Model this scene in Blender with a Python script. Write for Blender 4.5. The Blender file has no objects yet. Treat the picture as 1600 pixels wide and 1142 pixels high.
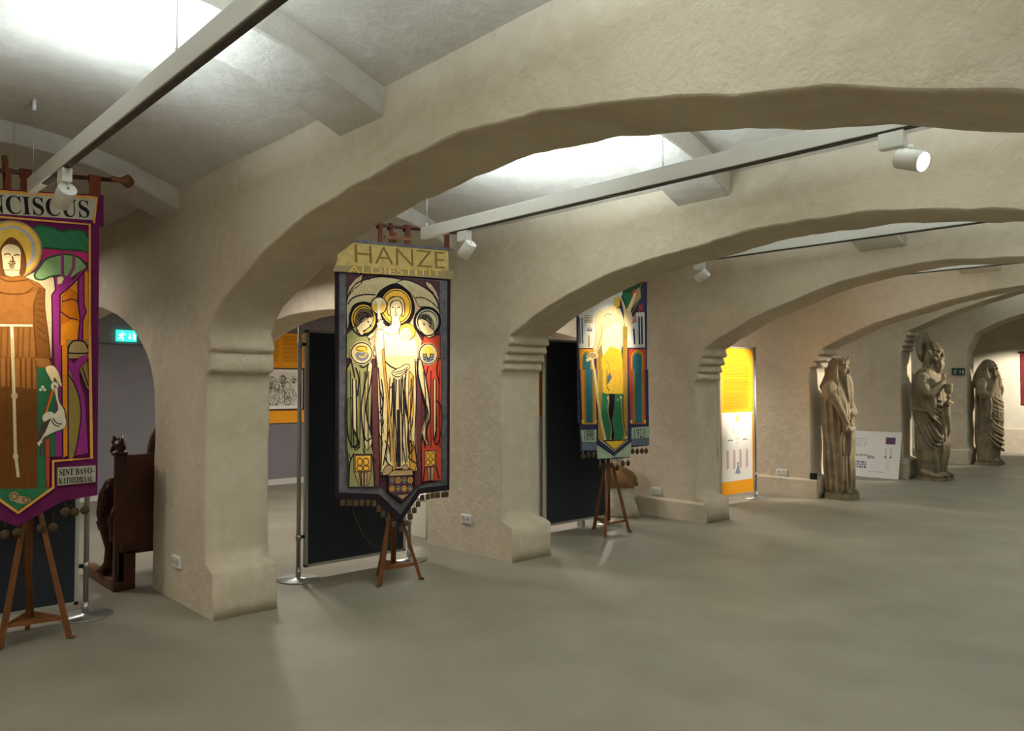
LIGHTS = dict(exposure=.97,
 spot=dict(b1=(40,50,1,(1,.82,.58)),b2=(60,52,.7,(1,.82,.58)),b3=(60,46,.7,(1,.82,.58)),lit=(70,60,.6),orange=(60,44,.4),st1=(110,40,.6),st2=(150,40,.6)),
 uplen=1.3,
 up={0:[(-3.6,20),(-2.1,8),(-1.0,34)],1:[(-3.7,11),(-1.2,40)],2:[(-3.7,36),(-1.2,24)]},
 area=[((-8.3,1.0,2.8),1.5,.3,12,(1,.95,.88),(0,0,0)),((-8.3,3.64,2.8),1.5,.3,34,(1,.95,.88),(0,0,0)),((-8.3,6.5,2.8),1.5,.3,34,(1,.95,.88),(0,0,0)),
   ((-8.3,9.4,2.8),1.5,.3,34,(1,.95,.88),(0,0,0)),((-8.3,12.5,2.8),1.5,.3,24,(1,.95,.88),(0,0,0)),((-8.3,16,2.8),1.5,.3,24,(1,.95,.88),(0,0,0)),
   ((-2.6,-1.9,2.8),2.5,.3,50,(1,.93,.82),(0,0,0)),((2.6,3.6,2.6),1.5,1.5,22,(1,.93,.82),(0,0,0)),((2.6,10,2.6),1.5,1.5,22,(1,.93,.82),(0,0,0))],  # last two, right of the nave, are unseen lamps added as front fill
 spots=[((-4.2,19.6,2.8),(-5.9,21.3,1.0),320,56,(1,.92,.8)),((-2.9,19.0,2.6),(-5.1,17.8,1.2),280,34,(1,.86,.66)),
   ((-4.3,9.42,2.68),(-5.78,9.5,1.62),240,38,(1,.86,.66),.7),((-2.7,12.0,2.5),(-5.0,10.88,1.2),300,34,(1,.88,.7)),((-2.7,15.4,2.65),(-5.0,14.2,1.4),310,36,(1,.88,.7)),
   ((-8.2,.6,2.7),(-5.6,1.8,0),40,70,(1,.92,.8)),((-8.2,6.9,2.7),(-5.3,5.6,0),45,70,(1,.92,.8)),((-8.2,10.2,2.7),(-5.2,8.9,0),120,70,(1,.9,.75)),((-8.2,3.7,2.7),(-5.5,3.9,0),40,70,(1,.92,.8))],
)
ART1="""purple -327,2549 364,2590 375,1733 -314,1716
purple -314,1887 374,1922 395,1099 177,1091 180,931 -1,801 -178,962 -302,1122
green1 47,2494 46,2504 50,2514 56,2524 63,2532 73,2537 85,2541 98,2544 112,2545 126,2544 140,2541 155,2537 168,2534 178,2531 186,2527 194,2524 204,2523 215,2524 226,2528 239,2532 254,2535 272,2538 292,2540 311,2541 327,2540 338,2535 347,2529 353,2520 357,2506 361,2484 364,2454 363,2426 359,2408 348,2403 334,2407 317,2414 299,2417 282,2416 263,2413 244,2410 227,2409 212,2408 198,2409 184,2410 170,2410 153,2408 136,2405 119,2403 107,2406 99,2415 94,2428 91,2442 85,2455 75,2466 63,2475 53,2484
robed 2.4 47,2494 46,2504 50,2514 56,2524 63,2532 73,2537 85,2541 98,2544 112,2545 126,2544 140,2541 155,2537 168,2534 178,2531 186,2527 194,2524 204,2523 215,2524 226,2528 239,2532 254,2535 272,2538 292,2540 311,2541 327,2540 338,2535 347,2529 353,2520 357,2506 361,2484 364,2454 363,2426 359,2408 348,2403 334,2407 317,2414 299,2417 282,2416 263,2413 244,2410 227,2409 212,2408 198,2409 184,2410 170,2410 153,2408 136,2405 119,2403 107,2406 99,2415 94,2428 91,2442 85,2455 75,2466 63,2475 53,2484 47,2494
magenta 107,2402 170,2410 241,2406 359,2408 360,2342 300,2380 213,2379 142,2358 101,2298
cream2 -190,2184 7,2214 108,2283 172,2225 215,2246 237,2215 180,2154 163,2120 165,1728 -183,1719
robed 2.4 -190,2184 7,2214 108,2283 172,2225 215,2246 237,2215 180,2154 163,2120 165,1728 -183,1719 -190,2184
green2 64,2239 69,2250 77,2263 86,2277 94,2289 101,2302 106,2314 113,2326 122,2336 133,2345 147,2353 162,2360 177,2366 193,2372 209,2377 225,2380 242,2382 258,2381 276,2379 292,2375 307,2369 322,2359 337,2347 348,2334 352,2321 346,2308 332,2295 316,2282 301,2270 290,2259 279,2248 269,2239 258,2233 248,2234 237,2238 227,2243 215,2246 201,2245 187,2243 172,2240 158,2236 145,2230 132,2222 120,2215 109,2210 99,2208 90,2208 81,2209 75,2212 69,2217 65,2223 63,2230
robed 2.4 64,2239 69,2250 77,2263 86,2277 94,2289 101,2302 106,2314 113,2326 122,2336 133,2345 147,2353 162,2360 177,2366 193,2372 209,2377 225,2380 242,2382 258,2381 276,2379 292,2375 307,2369 322,2359 337,2347 348,2334 352,2321 346,2308 332,2295 316,2282 301,2270 290,2259 279,2248 269,2239 258,2233 248,2234 237,2238 227,2243 215,2246 201,2245 187,2243 172,2240 158,2236 145,2230 132,2222 120,2215 109,2210 99,2208 90,2208 81,2209 75,2212 69,2217 65,2223 63,2230 64,2239
dgreen 7 47,2494 50,2504 55,2519 63,2532 77,2539 94,2543 112,2545 130,2543 150,2539 168,2534 181,2530 191,2525 204,2523 219,2526 235,2531 254,2535 278,2539 305,2541 327,2540 342,2530 351,2516 357,2506
dgreen 7 107,2406 123,2407 147,2409 170,2410 189,2409 207,2408 227,2409 250,2411 276,2415 299,2417 322,2415 344,2411 359,2408
dgreen 7 64,2239 72,2252 83,2271 94,2289 103,2306 110,2322 122,2336 138,2348 157,2358 177,2366 198,2374 220,2379 242,2382 264,2381 287,2377 307,2369 326,2354 342,2334 352,2321
dgreen 7 64,2239 66,2231 69,2220 75,2212 84,2209 96,2208 109,2210 124,2217 141,2228 158,2236 178,2242 198,2245 215,2246 225,2240 232,2230 237,2223
orange 206,2124 273,2194 353,2300 364,2276 372,1733 211,1729
robed 2.4 206,2124 273,2194 353,2300 364,2276 372,1733 211,1729 206,2124
orange2 217,2109 259,2169 303,2140 304,2075 334,2028 320,1961 276,1983 219,1940
robed 2.4 217,2109 259,2169 303,2140 304,2075 334,2028 320,1961 276,1983 219,1940 217,2109
amber 302,2205 331,2257 337,1848 307,1847 327,1995 308,2091
robed 2.4 302,2205 331,2257 337,1848 307,1847 327,1995 308,2091 302,2205
violet 160,2120 180,2154 172,2237 186,2239 191,2187 215,2197 229,2231 211,2245 209,2398 221,2400 225,2251 244,2240 272,2300 274,2406 286,2407 286,2301 262,2250 273,2219 352,2316 353,2300 273,2194 206,2124 211,1729 174,1728
robed 2.4 160,2120 180,2154 172,2237 186,2239 191,2187 215,2197 229,2231 211,2245 209,2398 221,2400 225,2251 244,2240 272,2300 274,2406 286,2407 286,2301 262,2250 273,2219 352,2316 353,2300 273,2194 206,2124 211,1729 174,1728 160,2120
violet 306,2238 338,2282 341,2077 353,2029 335,1970 337,1840 311,1839 320,1986 308,2075
robed 2.4 306,2238 338,2282 341,2077 353,2029 335,1970 337,1840 311,1839 320,1986 308,2075 306,2238
dpurple 5 160,2120 180,2154 172,2237
dpurple 5 206,2124 273,2194 353,2300
dpurple 5 174,1728 160,2120
dpurple 5 211,1729 206,2124
dpurple 5 306,2238 308,2075 320,1986 311,1847
dpurple 5 338,2274 341,2077 355,2029 335,1970 337,1848
dpurple 5 211,2020 262,1982 305,1977
dpurple 5 217,2084 274,2105 304,2091
green1 -77,2494 -76,2504 -80,2514 -86,2524 -93,2532 -103,2537 -115,2541 -128,2544 -142,2545 -156,2544 -170,2541 -185,2537 -198,2534 -208,2531 -216,2527 -224,2524 -234,2523 -245,2524 -256,2528 -269,2532 -284,2535 -302,2538 -322,2540 -341,2541 -357,2540 -368,2535 -377,2529 -383,2520 -387,2506 -391,2484 -394,2454 -393,2426 -389,2408 -378,2403 -364,2407 -347,2414 -329,2417 -312,2416 -293,2413 -274,2410 -257,2409 -242,2408 -228,2409 -214,2410 -200,2410 -183,2408 -166,2405 -149,2403 -137,2406 -129,2415 -124,2428 -121,2442 -115,2455 -105,2466 -93,2475 -83,2484
magenta -137,2402 -200,2410 -271,2406 -389,2408 -390,2342 -330,2380 -243,2379 -172,2358 -131,2298
green2 -94,2239 -99,2250 -107,2263 -116,2277 -124,2289 -131,2302 -136,2314 -143,2326 -152,2336 -163,2345 -177,2353 -192,2360 -207,2366 -223,2372 -239,2377 -255,2380 -272,2382 -288,2381 -306,2379 -322,2375 -337,2369 -352,2359 -367,2347 -378,2334 -382,2321 -376,2308 -362,2295 -346,2282 -331,2270 -320,2259 -309,2248 -299,2239 -288,2233 -278,2234 -267,2238 -257,2243 -245,2246 -231,2245 -217,2243 -202,2240 -188,2236 -175,2230 -162,2222 -150,2215 -139,2210 -129,2208 -120,2208 -111,2209 -105,2212 -99,2217 -95,2223 -93,2230
dgreen 7 -77,2494 -80,2504 -85,2519 -93,2532 -107,2539 -124,2543 -142,2545 -160,2543 -180,2539 -198,2534 -211,2530 -221,2525 -234,2523 -249,2526 -265,2531 -284,2535 -308,2539 -335,2541 -357,2540 -372,2530 -381,2516 -387,2506
dgreen 7 -137,2406 -153,2407 -177,2409 -200,2410 -219,2409 -237,2408 -257,2409 -280,2411 -306,2415 -329,2417 -352,2415 -374,2411 -389,2408
dgreen 7 -94,2239 -102,2252 -113,2271 -124,2289 -133,2306 -140,2322 -152,2336 -168,2348 -187,2358 -207,2366 -228,2374 -250,2379 -272,2382 -294,2381 -317,2377 -337,2369 -356,2354 -372,2334 -382,2321
dgreen 7 -94,2239 -96,2231 -99,2220 -105,2212 -114,2209 -126,2208 -139,2210 -154,2217 -171,2228 -188,2236 -208,2242 -228,2245 -245,2246 -255,2240 -262,2230 -267,2223
orange -236,2124 -303,2194 -383,2300 -394,2276 -402,1733 -241,1729
orange2 -247,2109 -289,2169 -333,2140 -334,2075 -364,2028 -350,1961 -306,1983 -249,1940
amber -332,2205 -361,2257 -367,1848 -337,1847 -357,1995 -338,2091
violet -190,2120 -210,2154 -202,2237 -216,2239 -221,2187 -245,2197 -259,2231 -241,2245 -239,2398 -251,2400 -255,2251 -274,2240 -302,2300 -304,2406 -316,2407 -316,2301 -292,2250 -303,2219 -382,2316 -383,2300 -303,2194 -236,2124 -241,1729 -204,1728
violet -336,2238 -368,2282 -371,2077 -383,2029 -365,1970 -367,1840 -341,1839 -350,1986 -338,2075
dpurple 5 -190,2120 -210,2154 -202,2237
dpurple 5 -236,2124 -303,2194 -383,2300
dpurple 5 -204,1728 -190,2120
dpurple 5 -241,1729 -236,2124
dpurple 5 -336,2238 -338,2075 -350,1986 -341,1847
dpurple 5 -368,2274 -371,2077 -385,2029 -365,1970 -367,1848
dpurple 5 -241,2020 -292,1982 -335,1977
dpurple 5 -247,2084 -304,2105 -334,2091
green1 -114,1670 -172,1671 -219,1599 -225,1121 -171,1125 -173,934 -125,938
violet -206,1807 -248,1809 -258,1119 -221,1122 -220,1495
orange -245,1809 -281,1810 -292,1128 -263,1111
violet -284,1736 -316,1695 -348,1738 -396,1763 -397,1739 -349,1653 -350,1590 -381,1494 -405,1132 -292,1117
olive -285,1631 -291,1656 -301,1637 -312,1600 -322,1568 -331,1547 -339,1523 -346,1498 -352,1473 -356,1448 -359,1423 -361,1397 -361,1367 -359,1332 -355,1292 -350,1254 -346,1220 -342,1190 -338,1163 -334,1141 -328,1126 -320,1108 -311,1089 -302,1090 -295,1128 -290,1231 -286,1383 -284,1533
olive -349,1664 -392,1718 -407,1537 -389,1547
dpurple 5 -285,1631 -295,1616 -309,1594 -322,1568 -333,1539 -344,1507 -352,1473 -357,1440 -361,1406 -361,1367 -358,1319 -352,1266 -346,1220 -340,1181 -333,1148 -328,1126
dpurple 5 -349,1653 -400,1515
dpurple 5 -364,1675 -401,1558
dpurple 5 -245,1809 -263,1119
dpurple 5 -281,1810 -292,1128
orange 5 -208,1547 -165,1382
gold 103,2394 101,2362 94,2331 82,2301 65,2273 45,2249 22,2229 -4,2213 -32,2203 -60,2197 -88,2197 -115,2203 -141,2213 -163,2228 -183,2248 -199,2271 -211,2297 -218,2326 -221,2355 -219,2386 -213,2416 -202,2444 -187,2471 -168,2495 -145,2516 -120,2533 -93,2544 -65,2551 -37,2552 -9,2548 17,2539 41,2524 62,2505 79,2481 92,2454 100,2425
tan 7 98,2393 96,2363 89,2332 78,2304 62,2277 42,2254 19,2234 -6,2219 -33,2209 -60,2204 -88,2204 -114,2209 -138,2219 -161,2233 -180,2252 -195,2275 -207,2300 -214,2327 -217,2356 -215,2385 -209,2414 -198,2442 -183,2468 -165,2491 -143,2511 -119,2527 -93,2538 -65,2545 -38,2546 -11,2542 15,2533 38,2519 58,2500 75,2478 88,2452 95,2423 98,2393
lilac 71,2390 69,2361 62,2333 50,2306 34,2282 14,2262 -8,2246 -33,2235 -58,2230 -83,2230 -107,2236 -129,2247 -149,2263 -165,2283 -177,2306 -184,2332 -187,2359 -185,2387 -178,2415 -167,2441 -152,2464 -133,2485 -111,2501 -87,2513 -62,2519 -37,2520 -12,2515 11,2504 31,2489 48,2469 60,2445 68,2418
gold 50,2388 48,2362 42,2337 32,2313 18,2292 1,2274 -19,2260 -40,2251 -62,2246 -84,2246 -105,2251 -124,2261 -141,2275 -155,2293 -166,2314 -172,2336 -175,2361 -173,2386 -167,2410 -157,2433 -144,2454 -128,2472 -109,2486 -88,2497 -66,2502 -44,2503 -23,2498 -3,2489 15,2475 30,2457 41,2436 48,2413
robe -220,2098 -151,2180 -100,2215 -14,2227 89,2186 117,2157 122,2030 139,1872 155,1728 -265,1717 -255,1899 -225,2006
robed 2.4 -220,2098 -151,2180 -100,2215 -14,2227 89,2186 117,2157 122,2030 139,1872 155,1728 -265,1717 -255,1899 -225,2006 -220,2098
robe2 60,2057 89,2162 114,2156 122,2030 139,1872 155,1728 82,1726 67,1916
robed 2.4 60,2057 89,2162 114,2156 122,2030 139,1872 155,1728 82,1726 67,1916 60,2057
robe -138,2135 -139,2149 -135,2166 -127,2184 -119,2198 -113,2208 -106,2215 -98,2220 -87,2224 -72,2229 -53,2232 -33,2234 -14,2231 5,2223 24,2209 41,2195 55,2183 65,2174 74,2167 78,2161 76,2153 65,2144 48,2133 28,2123 8,2116 -12,2111 -32,2109 -53,2108 -72,2109 -91,2113 -111,2118 -128,2125
robed 2.4 -138,2135 -139,2149 -135,2166 -127,2184 -119,2198 -113,2208 -106,2215 -98,2220 -87,2224 -72,2229 -53,2232 -33,2234 -14,2231 5,2223 24,2209 41,2195 55,2183 65,2174 74,2167 78,2161 76,2153 65,2144 48,2133 28,2123 8,2116 -12,2111 -32,2109 -53,2108 -72,2109 -91,2113 -111,2118 -128,2125 -138,2135
hood -134,2304 -131,2323 -126,2343 -120,2364 -112,2384 -102,2403 -90,2422 -77,2439 -64,2448 -52,2448 -39,2442 -27,2431 -17,2419 -8,2405 0,2388 6,2369 11,2351 15,2334 18,2316 20,2298 19,2282 18,2265 15,2249 9,2235 -4,2224 -27,2217 -59,2213 -90,2212 -113,2214 -125,2219 -130,2228 -131,2239 -133,2250 -135,2262 -136,2275 -136,2288
robed 2.4 -134,2304 -131,2323 -126,2343 -120,2364 -112,2384 -102,2403 -90,2422 -77,2439 -64,2448 -52,2448 -39,2442 -27,2431 -17,2419 -8,2405 0,2388 6,2369 11,2351 15,2334 18,2316 20,2298 19,2282 18,2265 15,2249 9,2235 -4,2224 -27,2217 -59,2213 -90,2212 -113,2214 -125,2219 -130,2228 -131,2239 -133,2250 -135,2262 -136,2275 -136,2288 -134,2304
skin -112,2345 -110,2361 -107,2374 -102,2385 -96,2393 -89,2400 -81,2405 -72,2408 -63,2409 -53,2409 -42,2407 -32,2404 -23,2398 -17,2391 -12,2381 -8,2369 -6,2357 -4,2345 -4,2331 -4,2317 -5,2303 -6,2288 -8,2273 -10,2259 -14,2247 -19,2237 -26,2229 -33,2222 -40,2217 -48,2213 -57,2211 -66,2211 -74,2214 -81,2220 -88,2228 -95,2239 -101,2254 -105,2274 -109,2299 -111,2324
robed 2.4 -112,2345 -110,2361 -107,2374 -102,2385 -96,2393 -89,2400 -81,2405 -72,2408 -63,2409 -53,2409 -42,2407 -32,2404 -23,2398 -17,2391 -12,2381 -8,2369 -6,2357 -4,2345 -4,2331 -4,2317 -5,2303 -6,2288 -8,2273 -10,2259 -14,2247 -19,2237 -26,2229 -33,2222 -40,2217 -48,2213 -57,2211 -66,2211 -74,2214 -81,2220 -88,2228 -95,2239 -101,2254 -105,2274 -109,2299 -111,2324 -112,2345
skin -94,2251 -14,2255 -10,2224 -54,2210 -93,2220
robed 2.4 -94,2251 -14,2255 -10,2224 -54,2210 -93,2220 -94,2251
brown 5 -95,2339 -90,2343 -82,2347 -76,2349 -70,2348 -66,2344 -62,2342
brown 5 -46,2341 -41,2343 -35,2347 -29,2348 -24,2348 -19,2346 -16,2344
brown 5 -54,2336 -52,2326 -49,2312 -48,2302 -51,2298 -55,2297 -58,2297
brown 5 -75,2291 -70,2290 -62,2288 -55,2288 -48,2290 -40,2293 -35,2295
brown 5 -68,2300 -65,2302 -60,2305 -55,2307 -49,2306 -43,2304 -38,2303
tan -68,2280 -41,2283 -48,2263 -60,2262
robed 2.4 -68,2280 -41,2283 -48,2263 -60,2262 -68,2280
robed 5 -112,2345 -109,2319 -105,2284 -101,2254 -96,2236 -90,2224 -87,2216
robed 5 -6,2357 -6,2333 -7,2300 -8,2271 -10,2253 -12,2240 -14,2231
robed 5 -127,2274 -124,2302 -120,2341 -112,2376 -99,2405 -81,2430 -64,2444 -47,2443 -31,2432 -17,2415 -4,2393 7,2365 15,2336 17,2305 15,2272 13,2250
robed 5 -118,2113 -107,2112 -92,2110 -72,2109 -47,2109 -18,2111 8,2116 30,2129 49,2147 62,2160
robed 5 -113,2199 -103,2194 -90,2187 -73,2183 -52,2184 -28,2189 -7,2193 10,2197 24,2201 34,2204
robed 5 121,2157 120,2125 120,2079 122,2030 128,1979 135,1925 142,1872 148,1817 154,1765 158,1728
robed 5 70,2089 68,2050 66,1993 66,1931 71,1859 77,1781 82,1726
robed 5 80,2122 103,2140
robed 5 83,2090 111,2100
robed 5 80,2059 115,2061
robed 5 77,2027 116,2017
robed 5 78,1995 120,1974
robed 5 80,1956 124,1927
robed 5 83,1917 128,1879
robed 5 87,1869 136,1824
robe2 6 -186,1903 -188,1719
robe2 6 -147,1905 -149,1720
robe2 6 -102,1907 -104,1721
robe2 6 -69,1909 -71,1722
robe2 6 -16,1911 -18,1723
robe2 6 11,1913 8,1724
robe2 6 45,1915 42,1725
white 9 -236,1915 -108,1918 58,1925
white 11 -51,1917 -41,1723
tan 246,1844 366,1849 368,1733 247,1730
robed 2.4 246,1844 366,1849 368,1733 247,1730 246,1844
black 6 254,1764 254,1775 254,1790 257,1804 262,1817 270,1829 278,1837 287,1842 297,1844 307,1844 320,1843 333,1841 344,1836 352,1829 357,1819 361,1808 367,1794 372,1778 364,1767 331,1763 286,1763 254,1764
robe -214,1724 73,1732 87,1599 94,933 -219,970
robed 2.4 -214,1724 73,1732 87,1599 94,933 -219,970 -214,1724
robeD -219,1498 -77,1557 85,1537 94,933 -219,970
robed 2.4 -219,1498 -77,1557 85,1537 94,933 -219,970 -219,1498
robe 69,1732 147,1728 162,1693 133,1669 86,1668
robed 2.4 69,1732 147,1728 162,1693 133,1669 86,1668 69,1732
robed 6 -156,1721 -148,1379 -148,974
robed 8 -110,1722 -102,1378 -102,970
robed 7 -76,1723 -68,1377 -68,967
robed 9 -54,1724 -46,1376 -46,966
robed 8 -2,1725 6,1375 6,961
robed 6 24,1725 32,1374 32,959
robed 8 55,1726 63,1374 63,956
green1 84,1670 142,1671 189,1599 195,1121 141,1125 143,934 95,938
robed 2.4 84,1670 142,1671 189,1599 195,1121 141,1125 143,934 95,938 84,1670
violet 176,1807 218,1809 228,1119 191,1122 190,1495
robed 2.4 176,1807 218,1809 228,1119 191,1122 190,1495 176,1807
orange 215,1809 251,1810 262,1128 233,1111
robed 2.4 215,1809 251,1810 262,1128 233,1111 215,1809
violet 254,1736 286,1695 318,1738 366,1763 367,1739 319,1653 320,1590 351,1494 375,1132 262,1117
robed 2.4 254,1736 286,1695 318,1738 366,1763 367,1739 319,1653 320,1590 351,1494 375,1132 262,1117 254,1736
olive 255,1631 261,1656 271,1637 282,1600 292,1568 301,1547 309,1523 316,1498 322,1473 326,1448 329,1423 331,1397 331,1367 329,1332 325,1292 320,1254 316,1220 312,1190 308,1163 304,1141 298,1126 290,1108 281,1089 272,1090 265,1128 260,1231 256,1383 254,1533
robed 2.4 255,1631 261,1656 271,1637 282,1600 292,1568 301,1547 309,1523 316,1498 322,1473 326,1448 329,1423 331,1397 331,1367 329,1332 325,1292 320,1254 316,1220 312,1190 308,1163 304,1141 298,1126 290,1108 281,1089 272,1090 265,1128 260,1231 256,1383 254,1533 255,1631
olive 319,1664 362,1718 377,1537 359,1547
robed 2.4 319,1664 362,1718 377,1537 359,1547 319,1664
dpurple 5 255,1631 265,1616 279,1594 292,1568 303,1539 314,1507 322,1473 327,1440 331,1406 331,1367 328,1319 322,1266 316,1220 310,1181 303,1148 298,1126
dpurple 5 319,1653 370,1515
dpurple 5 334,1675 371,1558
dpurple 5 215,1809 233,1119
dpurple 5 251,1810 262,1128
red 162,1537 185,1558 137,1392 123,1367 129,1403
robed 2.4 162,1537 185,1558 137,1392 123,1367 129,1403 162,1537
orange 5 178,1547 135,1382
skin 128,1671 134,1679 145,1684 158,1686 169,1684 178,1679 187,1669 195,1656 202,1641 209,1621 215,1596 220,1573 222,1558 220,1553 215,1555 209,1561 203,1568 197,1578 190,1592 184,1604 179,1610 177,1605 176,1595 175,1584 172,1578 168,1581 163,1588 157,1598 152,1609 145,1624 136,1641 130,1658
robed 2.4 128,1671 134,1679 145,1684 158,1686 169,1684 178,1679 187,1669 195,1656 202,1641 209,1621 215,1596 220,1573 222,1558 220,1553 215,1555 209,1561 203,1568 197,1578 190,1592 184,1604 179,1610 177,1605 176,1595 175,1584 172,1578 168,1581 163,1588 157,1598 152,1609 145,1624 136,1641 130,1658 128,1671
white2 202,1556 201,1545 197,1536 190,1531 182,1529 174,1531 168,1537 163,1545 162,1556 163,1566 167,1575 174,1581 181,1583 189,1581 196,1575 201,1566
white2 178,1542 182,1549 188,1551 195,1549 201,1542 203,1527 205,1506 206,1483 209,1464 214,1451 221,1442 227,1433 233,1422 238,1407 242,1391 246,1375 248,1359 249,1342 249,1326 247,1310 239,1296 225,1285 204,1277 183,1270 166,1263 153,1256 142,1252 133,1246 125,1238 120,1226 118,1210 116,1195 112,1188 106,1189 98,1195 91,1206 90,1220 94,1239 103,1263 114,1288 124,1310 134,1328 144,1344 154,1358 164,1371 175,1382 186,1391 195,1401 201,1412 201,1426 198,1442 194,1458 190,1474 187,1493 182,1512 179,1530
robed 2.4 178,1542 182,1549 188,1551 195,1549 201,1542 203,1527 205,1506 206,1483 209,1464 214,1451 221,1442 227,1433 233,1422 238,1407 242,1391 246,1375 248,1359 249,1342 249,1326 247,1310 239,1296 225,1285 204,1277 183,1270 166,1263 153,1256 142,1252 133,1246 125,1238 120,1226 118,1210 116,1195 112,1188 106,1189 98,1195 91,1206 90,1220 94,1239 103,1263 114,1288 124,1310 134,1328 144,1344 154,1358 164,1371 175,1382 186,1391 195,1401 201,1412 201,1426 198,1442 194,1458 190,1474 187,1493 182,1512 179,1530 178,1542
white2 181,1385 184,1373 182,1359 176,1347 166,1337 153,1332 140,1333 129,1338 121,1348 118,1360 119,1373 126,1386 136,1395 148,1400 161,1400 172,1395
dgrey 119,1331 164,1361 134,1279 107,1229 90,1209 98,1270
robed 2.4 119,1331 164,1361 134,1279 107,1229 90,1209 98,1270 119,1331
dgrey 5 201,1542 202,1521 204,1491 209,1464 218,1445 229,1429 238,1411 243,1389 246,1365 248,1348
dgrey 5 165,1350 169,1342 176,1329 183,1319 193,1313 204,1310 211,1308
dgrey 5 174,1361 180,1351 188,1339 197,1329 207,1325 218,1323 225,1323
dgrey 5 125,1238 135,1244 149,1253 166,1263 189,1273 216,1283 235,1291
dgrey 5 178,1563 189,1547
dgrey 6 112,1208 110,1131
dgrey 6 132,1218 133,1130
red 134,1228 159,1242 161,938 145,939
robed 2.4 134,1228 159,1242 161,938 145,939 134,1228
white2 114,1535 112,1530 108,1526 103,1526 99,1530 98,1535 99,1540 103,1544 108,1544 112,1540
white2 136,1535 134,1529 130,1526 125,1526 121,1529 119,1535 121,1540 125,1544 130,1544 134,1540
white2 124,1551 123,1546 119,1543 114,1543 110,1546 108,1551 110,1557 114,1560 119,1560 123,1557
cream 11 -49,1840 -34,1507 -21,1154 -4,1012
cream -16,1499 -17,1489 -22,1482 -28,1477 -35,1477 -41,1482 -46,1489 -47,1499 -46,1509 -42,1516 -36,1521 -29,1521 -22,1516 -18,1509
tan 3 -22,1499 -24,1491 -29,1486 -34,1487 -39,1491 -41,1499 -40,1507 -35,1511 -29,1511 -24,1507 -22,1499
cream -5,1135 -7,1127 -10,1120 -16,1116 -22,1117 -28,1121 -32,1128 -33,1137 -32,1146 -28,1152 -23,1156 -17,1156 -11,1151 -7,1144
green1 -219,968 -94,954 -3,944 171,932 -1,811 -177,947
robed 2.4 -219,968 -94,954 -3,944 171,932 -1,811 -177,947 -219,968
tan 2,896 0,886 -6,877 -14,872 -24,870 -34,874 -42,880 -48,890 -50,901 -49,911 -43,920 -35,925 -25,927 -15,924 -6,917 -1,907
tanf 64,870 61,863 53,857 42,853 27,852 12,853 -2,857 -14,863 -21,871 -24,878 -22,886 -14,892 -3,896 11,897 27,895 41,891 53,885 61,878
brown 4 -7,897 -9,889 -13,883 -20,881 -28,881 -35,885 -40,892 -42,900 -40,908 -35,914 -29,917 -21,916 -14,912 -9,905 -7,897
brown 4 53,871 51,864 45,860 37,858 29,861 23,867 21,874 23,881 29,886 37,887 45,884 51,878 53,871
trim 11 372,1943 395,1101 179,1096 182,934 -1,799 -186,966
greyf 204,1056 432,1056 438,948 205,942
robed 2.4 204,1056 432,1056 438,948 205,942 204,1056
trim 9 -327,2552 364,2590 375,1733"""
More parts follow.
